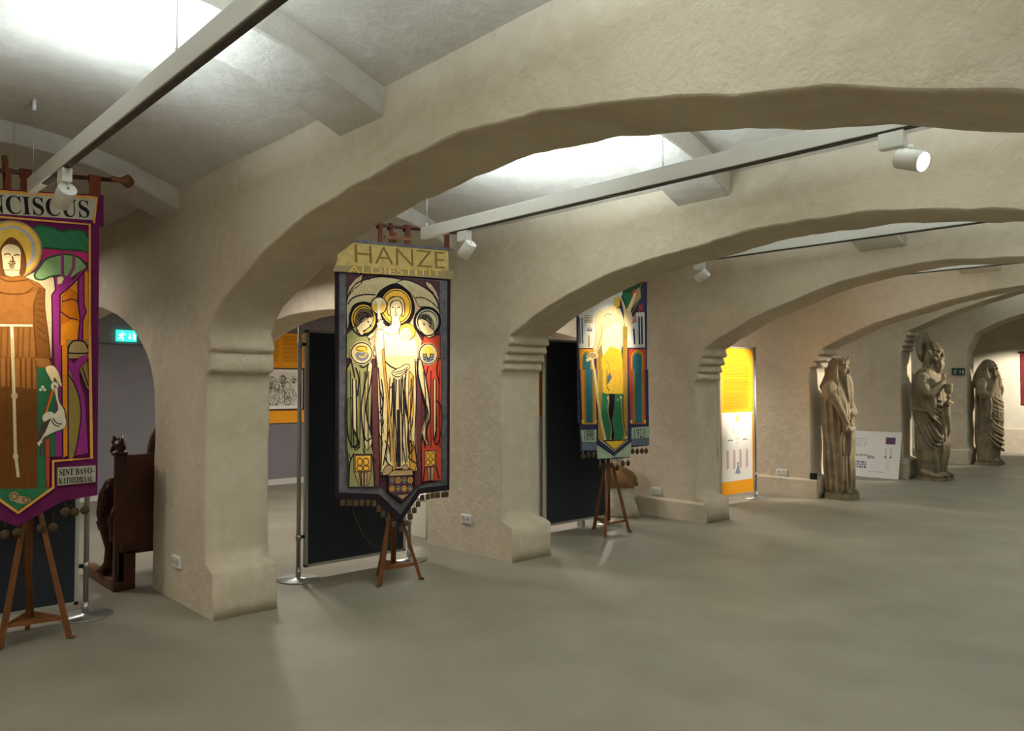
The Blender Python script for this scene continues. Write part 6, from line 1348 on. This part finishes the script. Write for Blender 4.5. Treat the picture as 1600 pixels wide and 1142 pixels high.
# ------------------------------------------------------------------ stone statues
class Sculpt:
    def __init__(s): s.bm = bmesh.new()
    def _grid(s, rows, closed=True):
        bm = s.bm; vr = [[bm.verts.new(p) for p in r] for r in rows]; n = len(rows[0])
        for i in range(len(vr)-1):
            for k in range(n): bm.faces.new((vr[i][k], vr[i][(k+1) % n], vr[i+1][(k+1) % n], vr[i+1][k]))
        bm.faces.new(vr[0][::-1]); bm.faces.new(vr[-1])
    def tube(s, pts, rad, n=12, flat=1, sub=5):
        P = cat3(pts, sub); Rr = [r[0] for r in cat3([(r,) for r in rad], sub)]
        rows = []; prev = None; N = len(P)
        for i, p in enumerate(P):
            t = (P[min(i+1, N-1)]-P[max(i-1, 0)]).normalized()
            if prev is None: a = t.cross(Vector((0, 1, .01)) if abs(t.y) < .9 else Vector((1, 0, 0))).normalized()
            else: a = (prev - t*prev.dot(t)).normalized()
            prev = a; b = t.cross(a); r = max(Rr[i], .003)
            if i == 0 : rows.append([p - t*r*.6 + (a*math.cos(2*math.pi*k/n)+b*math.sin(2*math.pi*k/n)*flat)*r*.5 for k in range(n)])
            rows.append([p + (a*math.cos(2*math.pi*k/n)+b*math.sin(2*math.pi*k/n)*flat)*r for k in range(n)])
            if i == N-1: rows.append([p + t*r*.6 + (a*math.cos(2*math.pi*k/n)+b*math.sin(2*math.pi*k/n)*flat)*r*.5 for k in range(n)])
        s._grid(rows)
    def ell(s, c, r, rot=None):
        q = rot.to_matrix() if rot else Matrix.Identity(3)
        rows = []
        for i in range(1, 14):
            a = math.pi*i/14; rows.append([Vector(c) + q @ Vector((r[0]*math.sin(a)*math.cos(2*math.pi*k/20), r[1]*math.sin(a)*math.sin(2*math.pi*k/20), -r[2]*math.cos(a))) for k in range(20)])
        s._grid(rows)
    def loft(s, rings, folds, n=120, sub=6):
        """rings: z, back x, front x, half width, fold depth"""
        G = cat3v(rings, sub); rows = []
        for z, xb, xf, w, am in G:
            row = []
            for k in range(n):
                t = 2*math.pi*k/n; f = 0
                for m, a, ph, dr in folds:
                    v = math.sin(m*t + ph + dr*z + .5*math.sin(2*t+z*2)); f += a*(1-abs(v)*2)*.5 if m > 7 else a*v
                c, sn = math.cos(t), math.sin(t)
                rr = 1 + am*f
                row.append(Vector(((xb+xf)/2 + (xf-xb)/2*(abs(c)**.9)*(1 if c > 0 else -1)*rr, w*(abs(sn)**.9)*(1 if sn > 0 else -1)*rr, z)))
            rows.append(row)
        s._grid(rows)
    def finish(s, name, parent, loc, voxel=.0085, m=None, sc=(1,1)):
        me = bpy.data.meshes.new(name); bmesh.ops.recalc_face_normals(s.bm, faces=s.bm.faces[:]); s.bm.to_mesh(me); s.bm.free()
        tmp = bpy.data.objects.new('tmp', me); COL.objects.link(tmp)
        md = tmp.modifiers.new('r', 'REMESH'); md.mode = 'VOXEL'; md.voxel_size = voxel; md.use_smooth_shade = True
        sm = tmp.modifiers.new('s', 'SMOOTH'); sm.factor = .5; sm.iterations = 1
        bpy.context.view_layer.update()
        me2 = bpy.data.meshes.new_from_object(tmp.evaluated_get(bpy.context.evaluated_depsgraph_get()))
        bpy.data.objects.remove(tmp)
        me2.transform(Matrix.Translation(loc) @ Matrix.Diagonal((sc[0], sc[1], 1, 1))); me2.materials.clear(); me2.materials.append(m or STONE)
        me2.polygons.foreach_set('use_smooth', [True]*len(me2.polygons))
        o = bpy.data.objects.new(name, me2); COL.objects.link(o)
        o.parent = parent; o.matrix_parent_inverse = Matrix.Translation(-Vector(parent.location)); return o
def cat3v(P, sub):
    out = []
    for i in range(len(P)-1):
        a = P[max(i-1, 0)]; b = P[i]; c = P[i+1]; d = P[min(i+2, len(P)-1)]
        for j in range(sub):
            t = j/sub; out.append(tuple(.5*((2*q)+(-p+r)*t+(2*p-5*q+4*r-u)*t*t+(-p+3*q-3*r+u)*t**3) for p, q, r, u in zip(a, b, c, d)))
    out.append(tuple(P[-1])); return out
def cat3(P, sub):
    r = cat3v([tuple(p) for p in P], sub)
    return [Vector(p) for p in r] if len(r[0]) == 3 else r
def head(S, c, s=1, beard=0, curls=False, look=0, sd=1):
    c = Vector(c); q = Matrix.Rotation(look, 3, 'Y')
    V = lambda x, y, z: c + q @ (Vector((x, y, z))*s)
    from mathutils import Euler
    S.ell(V(0,0,.01), (.098*s,.078*s,.118*s)); S.ell(V(.03,0,-.06), (.065*s,.058*s,.075*s))
    S.tube([V(.092,0,.035), V(.112,0,.0), V(.118,0,-.025), V(.098,0,-.035)], [.010*s,.013*s,.017*s,.010*s], 8)
    for y in (-1, 1):
        S.tube([V(.085,y*.012,.042), V(.092,y*.035,.048), V(.075,y*.062,.040)], [.010*s,.012*s,.008*s], 8)
        S.ell(V(.083,y*.032,.022), (.012*s,.016*s,.010*s)); S.ell(V(.062,y*.045,-.02), (.028*s,.026*s,.026*s))
        if not curls: S.ell(V(0,y*.082,.0), (.02*s,.012*s,.03*s))
    S.tube([V(.095,-.022,-.058), V(.104,0,-.056), V(.095,.022,-.058)], [.007*s,.009*s,.007*s], 8)
    S.tube([V(.092,-.018,-.072), V(.100,0,-.073), V(.092,.018,-.072)], [.007*s,.009*s,.007*s], 8)
    S.ell(V(.083,0,-.10), (.028*s,.03*s,.024*s))
    S.tube([V(-.02,0,-.08), V(-.03,0,-.17), V(-.04,0,-.24)], [.058*s,.06*s,.085*s], 14)
def hand(S, c, dirv, up, s=1, curl=.6):
    """palm, four bent fingers of unequal length and a thumb from the side"""
    d = Vector(dirv).normalized(); u = Vector(up); u = (u - d*u.dot(d)).normalized(); w = d.cross(u); c = Vector(c)
    S.ell(c + d*.04*s, (.05*s,.05*s,.05*s)) if False else S.tube([c, c+d*.045*s, c+d*.085*s], [.026*s,.034*s,.03*s], 10)
    for i, L in enumerate((.068,.078,.072,.055)):
        b = c + d*.08*s + w*(i-1.5)*.02*s
        S.tube([b, b + d*L*.5*s - u*curl*.010*s, b + (d*(.5+.5*(1-curl)) - u*curl)*L*.85*s], [.0115*s,.011*s,.009*s], 8, sub=3)
    b = c + d*.025*s + w*.032*s
    S.tube([b, b + (d*.6+w*.5)*.035*s, b + (d*.9+w*.3-u*.4)*.065*s], [.013*s,.012*s,.010*s], 8, sub=3)
def plinth(t, loc, x0, x1, w, h, rnd=.03):
    mb = MB(); P = []
    for cx, cy, a0 in ((x1-rnd, w-rnd, 0), (x0+rnd, w-rnd, 90), (x0+rnd, -w+rnd, 180), (x1-rnd, -w+rnd, 270)):
        for k in range(6): a = R(a0+k*18); P.append((cx+rnd*math.cos(a), cy+rnd*math.sin(a)))
    L = Vector(loc)
    mb.prism(P, lambda u, v, q: L + Vector((u, v, q)), 0, h-.012, STONE)
    mb.prism([(u*.97, v*.97) for u, v in P], lambda u, v, q: L + Vector((u, v, q)), h-.012, h, STONE); mb.build('statue_base', t)

# --- crowned statue with a long beard
L1 = Vector((-5.0, 10.88, 0))
t = thing('stone_statue', 'grey stone statue of a crowned man with long beard, one arm lowered', 'statue', L1, 'stone statues of robed men')
plinth(t, L1, -.165, .185, .185, .085)
S = Sculpt()
S.loft([(.07,-.16,.14,.21,1),(.12,-.17,.15,.215,1),(.40,-.205,.165,.225,1),(.75,-.24,.185,.24,.9),(1.05,-.26,.175,.25,.8),(1.30,-.265,.16,.26,.6),(1.45,-.255,.13,.265,.4),(1.55,-.23,.10,.245,.2),(1.62,-.18,.07,.17,.1),(1.68,-.14,.05,.10,0)], [(9,.085,.3,.7),(14,.05,1.1,-.9),(5,.05,2.0,1.2)])
head(S, (.02,0,1.79), 1.02)
# mantle over the head
S.tube([(-.06,0,1.90),(-.075,0,1.80),(-.12,0,1.66),(-.16,0,1.52)], [.105,.122,.13,.16], 18)
S.ell((-.03,0,1.84), (.115,.108,.125))
for y in (-1, 1):
    S.tube([(.0,y*.085,1.90),(-.02,y*.105,1.80),(-.01,y*.115,1.68),(.03,y*.15,1.55),(.06,y*.16,1.40)], [.03,.034,.036,.04,.03], 10)
# crown on the brow
for k in range(7):
    a = R(-78+k*26); hh = (.075,.10,.085,.12,.09,.10,.07)[k]; p = Vector((.0+.108*math.cos(a), .10*math.sin(a), 1.885))
    S.tube([p, p+Vector((.016*math.cos(a), .012*math.sin(a), hh*.5)), p+Vector((.040*math.cos(a), .03*math.sin(a), hh))], [.024,.020,.005], 8, sub=3)
    S.ell(p+Vector((.012*math.cos(a), .01*math.sin(a), .01)), (.016,.016,.018))
S.tube([(-.0+.108*math.cos(R(a)), .10*math.sin(R(a)), 1.88) for a in range(-90, 91, 20)], [.018]*10, 8, sub=3)
# long wavy beard
S.tube([(.10,0,1.71),(.125,0,1.60),(.14,0,1.48),(.155,0,1.36),(.16,0,1.26)], [.055,.068,.06,.045,.018], 14)
for k in range(9):
    y = (k-4)*.017; S.tube([(.125,y*.8,1.72),(.165-abs(y)*.4,y*1.2,1.61),(.185-abs(y)*.5,y*1.2+.012*math.sin(k),1.50),(.19-abs(y)*.5,y,1.39),(.18-abs(y)*.5,y*.5,1.27)], [.012,.015,.014,.013,.006], 8)
# right sleeve and arm lowered forward, holding a scroll
S.tube([(-.06,-.20,1.56),(-.07,-.275,1.50),(-.03,-.31,1.44),(.01,-.315,1.425)], [.095,.10,.088,.07], 14)
S.tube([(-.10,-.28,1.44),(-.05,-.33,1.415),(.02,-.335,1.44),(.055,-.31,1.49)], [.03,.036,.036,.028], 10)
S.tube([(-.03,-.30,1.47),(.03,-.31,1.40),(.10,-.30,1.28),(.17,-.28,1.13),(.215,-.26,1.03)], [.07,.068,.057,.046,.034], 14)
hand(S, (.21,-.26,1.045), (.35,.05,-1), (1,.0,.3), 1.0, .8)
S.tube([(.255,-.325,.975),(.255,-.22,.975),(.24,-.10,.99)], [.036,.036,.033], 16)
S.tube([(.275,-.335,.975),(.255,-.335,1.0),(.235,-.335,.975),(.255,-.335,.955)], [.010]*4, 8)
# left arm bent across the waist
S.tube([(-.05,.20,1.55),(-.02,.28,1.38),(.08,.26,1.22),(.17,.12,1.18)], [.09,.085,.07,.042], 14); hand(S, (.16,.13,1.18), (.3,-1,.1), (1,.2,.2), 1, .6)
# strong vertical folds
random.seed(3)
for (x, y, z0, x1, y1, z1, r) in ((.06,-.24,1.34,.11,-.19,.12,.026),(.12,-.21,1.22,.15,-.14,.12,.022),(.17,-.13,1.15,.165,-.07,.13,.022),(-.02,-.255,1.36,.03,-.22,.12,.026),(-.12,-.25,1.40,-.06,-.225,.10,.028),(.18,-.03,1.2,.165,.03,.12,.022),(.17,.08,1.15,.15,.10,.12,.022),(-.2,-.2,1.4,-.15,-.16,.10,.03),(.13,.18,1.2,.12,.17,.12,.024)):
    P = [(x+(x1-x)*f + .006*math.sin(f*9+x*40), y+(y1-y)*f + .012*math.sin(f*5+y*30), z0+(z1-z0)*f) for f in (0,.25,.5,.75,1)]
    S.tube(P, [r*.5,r,r*1.1,r*1.1,r*.8], 10)
S.tube([(.18,-.20,1.10),(.14,-.23,.92),(.12,-.235,.75),(.135,-.225,.62)], [.02,.028,.03,.012], 10)
S.tube([(.2,-.1,1.1),(.2,-.13,.9),(.19,-.14,.72),(.18,-.13,.6)], [.02,.03,.034,.012], 10)
for y in (-.10, .09): S.tube([(.06,y,.11),(.15,y,.115),(.205,y,.105)], [.05,.042,.024], 10)
S.finish('figure', t, L1, sc=(.93, .80))

# --- curly haired statue with chalice and nimbus
L2 = Vector((-4.94, 14.2, 0))
t = thing('stone_statue', 'tall grey stone statue of a curly haired man with round nimbus, holding a chalice', 'statue', L2, 'stone statues of robed men')
plinth(t, L2, -.22, .24, .25, .06)
S = Sculpt()
S.loft([(.05,-.22,.20,.23,1),(.14,-.24,.19,.235,1),(.5,-.27,.24,.26,1),(.85,-.28,.23,.265,.9),(1.12,-.29,.19,.27,.7),(1.20,-.30,.19,.275,.6),(1.32,-.31,.19,.285,.5),(1.5,-.31,.18,.29,.4),(1.68,-.29,.13,.28,.25),(1.80,-.24,.08,.24,.15),(1.88,-.16,.05,.15,.05),(1.95,-.11,.05,.09,0)], [(8,.10,.9,1.6),(13,.05,.1,-1.4),(4,.05,2.0,2.2)])
head(S, (.02,0,2.125), 1.32, curls=True, look=R(10))
# curls and short beard
random.seed(5)
for k in range(60):
    th = random.uniform(R(62), R(298)); ph = random.uniform(-.75, 1.35)
    p = Vector((.0+.14*math.cos(th)*math.cos(ph), .128*math.sin(th)*math.cos(ph), 2.15+.165*math.sin(ph)))
    S.ell(p, (.034,.034,.034))
S.ell((-.02,0,2.18), (.135,.125,.14)); S.ell((-.05,0,2.06), (.10,.115,.13))
for y in (-1, 1): S.tube([(-.02,y*.10,2.2),(-.04,y*.125,2.06),(-.06,y*.125,1.94),(-.08,y*.13,1.84)], [.035,.045,.05,.03], 10)
S.tube([(.085,0,2.045),(.10,0,1.95),(.10,0,1.86),(.09,0,1.79)], [.07,.07,.055,.02], 12)
for k in range(6): S.tube([(.13,(k-2.5)*.02,2.02),(.155,(k-2.5)*.024,1.94),(.14,(k-2.5)*.016,1.86),(.11,(k-2.5)*.01,1.80)], [.012,.016,.014,.006], 8)
for y in (-1, 1):
    S.tube([(.165,y*.01,2.035),(.15,y*.04,2.02),(.12,y*.07,1.99)], [.018,.022,.015], 8); S.tube([(.05,y*.095,2.10),(.07,y*.085,2.02),(.09,y*.06,1.95)], [.02,.03,.03], 8)
# raised right hand
S.tube([(-.08,-.24,1.72),(-.05,-.30,1.55),(.02,-.30,1.45),(.12,-.24,1.50),(.19,-.17,1.60),(.22,-.14,1.66)], [.11,.105,.10,.08,.06,.036], 14)
hand(S, (.21,-.145,1.64), (.15,.05,1), (-1,.2,0), 1.15, .35)
S.tube([(.05,-.30,1.47),(.10,-.29,1.36),(.10,-.27,1.22),(.06,-.27,1.10)], [.05,.05,.04,.02], 10)
# left arm under the chalice foot
S.tube([(-.08,.24,1.7),(-.03,.30,1.45),(.08,.25,1.28),(.20,.06,1.26)], [.11,.10,.08,.042], 14); hand(S, (.19,.06,1.265), (.5,-1,0), (0,0,1), 1.15, .75)
# diagonal cloak folds and hanging cloth
for k in range(6):
    S.tube([(-.20+k*.03,-.285,1.62-k*.07),(-.05+k*.03,-.315,1.44-k*.075),(.10+k*.015,-.25,1.36-k*.08),(.19,-.12,1.32-k*.09)], [.012,.022,.020,.010], 8)
for k in range(5):
    S.tube([(-.26+k*.05,-.2-.02*k,1.2),(-.16+k*.07,-.27,.85),(-.02+k*.06,-.26,.55+k*.04),(.14+k*.02,-.2,.42+k*.09)], [.015,.026,.026,.012], 8)
S.tube([(-.31,-.05,1.22),(-.22,-.25,1.19),(-.02,-.30,1.16),(.17,-.18,1.16),(.21,0,1.17)], [.03]*5, 10)
S.tube([(.25,-.12,1.24),(.27,-.14,1.10),(.28,-.13,.98),(.29,-.13,.86),(.26,-.12,.74)], [.05,.045,.036,.034,.01], 10)
S.tube([(.20,-.16,1.2),(.21,-.17,1.0),(.22,-.16,.8),(.23,-.15,.66)], [.03,.034,.028,.01], 10)
for (x, y, x1, y1) in ((-.15,-.24,-.12,-.2),(-.02,-.25,0,-.22),(.10,-.22,.12,-.17)): S.tube([(x,y,.6),(x+.01,y-.01,.4),(x1,y1,.2),(x1+.01,y1,.09)], [.015,.03,.03,.03], 10)
for y in (-.11, .10): S.tube([(.05,y,.095),(.18,y,.10),(.26,y,.085)], [.06,.05,.028], 10)
S.tube([(-.1,-.24,.16),(.05,-.25,.10),(.2,-.2,.09)], [.04,.045,.03], 10)
S.finish('figure', t, L2)
mb = MB(); mb.lathe(L2 + Vector((.285,-.13,1.29)), [(.075,-.012),(.078,0),(.06,.018),(.025,.05),(.022,.075),(.04,.09),(.044,.105),(.03,.12),(.024,.14),(.05,.17),(.062,.20),(.068,.30),(.072,.315),(.062,.315),(.056,.22),(.01,.19)], STONE, 28); mb.build('chalice', t)
mb = MB(); mb.lathe(L2 + Vector((-.14,0,2.235)), [(.03,-.035),(.245,-.035),(.265,-.02),(.27,.0),(.262,.03),(.235,.035),(.20,.028),(.03,.03)], STONE, 40, 'x'); mb.build('nimbus', t)

# --- hooded statue
L3 = Vector((-5.13, 17.76, 0))
t = thing('stone_statue', 'grey stone statue of a hooded bearded man with hands at his chest, farthest of three', 'statue', L3, 'stone statues of robed men')
plinth(t, L3, -.23, .20, .24, .06)
S = Sculpt()
S.loft([(.05,-.20,.16,.21,1),(.15,-.21,.16,.215,1),(.47,-.24,.20,.235,1),(.8,-.245,.235,.25,1),(1.0,-.24,.245,.255,.9),(1.3,-.235,.225,.26,.7),(1.5,-.23,.20,.26,.5),(1.65,-.215,.16,.25,.3),(1.76,-.18,.10,.20,.15),(1.84,-.12,.06,.12,0)], [(9,.08,.3,1.3),(15,.05,1.1,-2.2),(4,.05,.4,1.5)])
head(S, (.04,0,1.955), 1.05, look=R(8))
S.ell((-.015,0,1.985), (.125,.115,.13)); S.tube([(-.04,0,2.0),(-.08,0,1.9),(-.12,0,1.76),(-.15,0,1.6)], [.10,.125,.15,.16], 16)
for y in (-1, 1): S.tube([(.01,y*.085,2.06),(-.01,y*.115,1.96),(.0,y*.135,1.84),(.04,y*.17,1.7),(.05,y*.2,1.5)], [.03,.036,.045,.05,.04], 10)
S.tube([(.12,0,1.87),(.14,0,1.76),(.16,0,1.62),(.17,0,1.48)], [.06,.075,.07,.03], 14)
for k in range(8):
    y = (k-3.5)*.022; S.tube([(.13,y*.8,1.88),(.18-abs(y)*.5,y*1.1,1.76),(.20-abs(y)*.5,y*1.2,1.63),(.20-abs(y)*.4,y*.8,1.48)], [.013,.018,.016,.008], 8)
S.tube([(-.05,-.22,1.66),(-.02,-.29,1.46),(.06,-.27,1.40),(.13,-.2,1.55),(.17,-.13,1.68)], [.10,.10,.09,.07,.036], 14); hand(S, (.165,-.135,1.66), (.1,.35,1), (-1,0,.1), 1.1, .5)
S.tube([(-.05,.22,1.66),(-.02,.29,1.46),(.06,.27,1.38),(.15,.18,1.5),(.18,.1,1.6)], [.10,.10,.09,.07,.036], 14); hand(S, (.175,.11,1.58), (.1,-.5,1), (-1,0,.1), 1.1, .5)
S.tube([(.06,-.28,1.42),(.09,-.275,1.25),(.08,-.26,1.05),(.05,-.25,.85)], [.05,.05,.04,.02], 10)
for k in range(13):
    z = 1.44-k*.078 + random.uniform(-.03,.03); dz = random.uniform(.06,.20)
    S.tube([(.06+random.uniform(-.03,.05),-.25,z+.05),(.16,-.17,z-dz*.4),(.225,-.07,z-dz*.8),(.235,.03,z-dz),(.20,.13,z-dz*.8)], [.008,.026,.03,.024,.010], 8)
for (x, y, x1, y1) in ((-.15,-.23,-.12,-.19),(-.05,-.26,-.04,-.21),(.04,-.25,.05,-.2)): S.tube([(x,y,1.4),(x+.01,y-.01,1.0),(x1,y1,.5),(x1+.01,y1,.09)], [.015,.03,.03,.03], 10)
for y in (-.10, .10): S.tube([(.05,y,.09),(.14,y,.095),(.19,y,.08)], [.055,.045,.024], 10)
S.finish('figure', t, L3)
# ------------------------------------------------------------------ world, camera, render look
w = bpy.data.worlds.new('World'); SC.world = w; w.use_nodes = True
w.node_tree.nodes['Background'].inputs[0].default_value = (.5, .5, .5, 1); w.node_tree.nodes['Background'].inputs[1].default_value = .02
cd = bpy.data.cameras.new('camera'); cam = bpy.data.objects.new('camera', cd); COL.objects.link(cam); SC.camera = cam
cd.sensor_fit = 'HORIZONTAL'; cd.sensor_width = 36; cd.lens = 36*1230/1600; cd.clip_start = .05
cam.location = (0, 0, 1.55)
cam.rotation_euler = (R(90) + math.atan((605-571)/1230), 0, R(47.3))
v = SC.view_settings
SC.display_settings.display_device = 'sRGB'
v.view_transform = 'Standard'; v.look = 'None'; v.gamma = 1; v.exposure = LIGHTS['exposure'] if 'exposure' in LIGHTS else 0; v.use_curve_mapping = False
c = SC.cycles
c.use_denoising = True; c.max_bounces = 10; c.diffuse_bounces = 7; c.glossy_bounces = 3; c.sample_clamp_indirect = 6; c.caustics_reflective = False; c.caustics_refractive = False
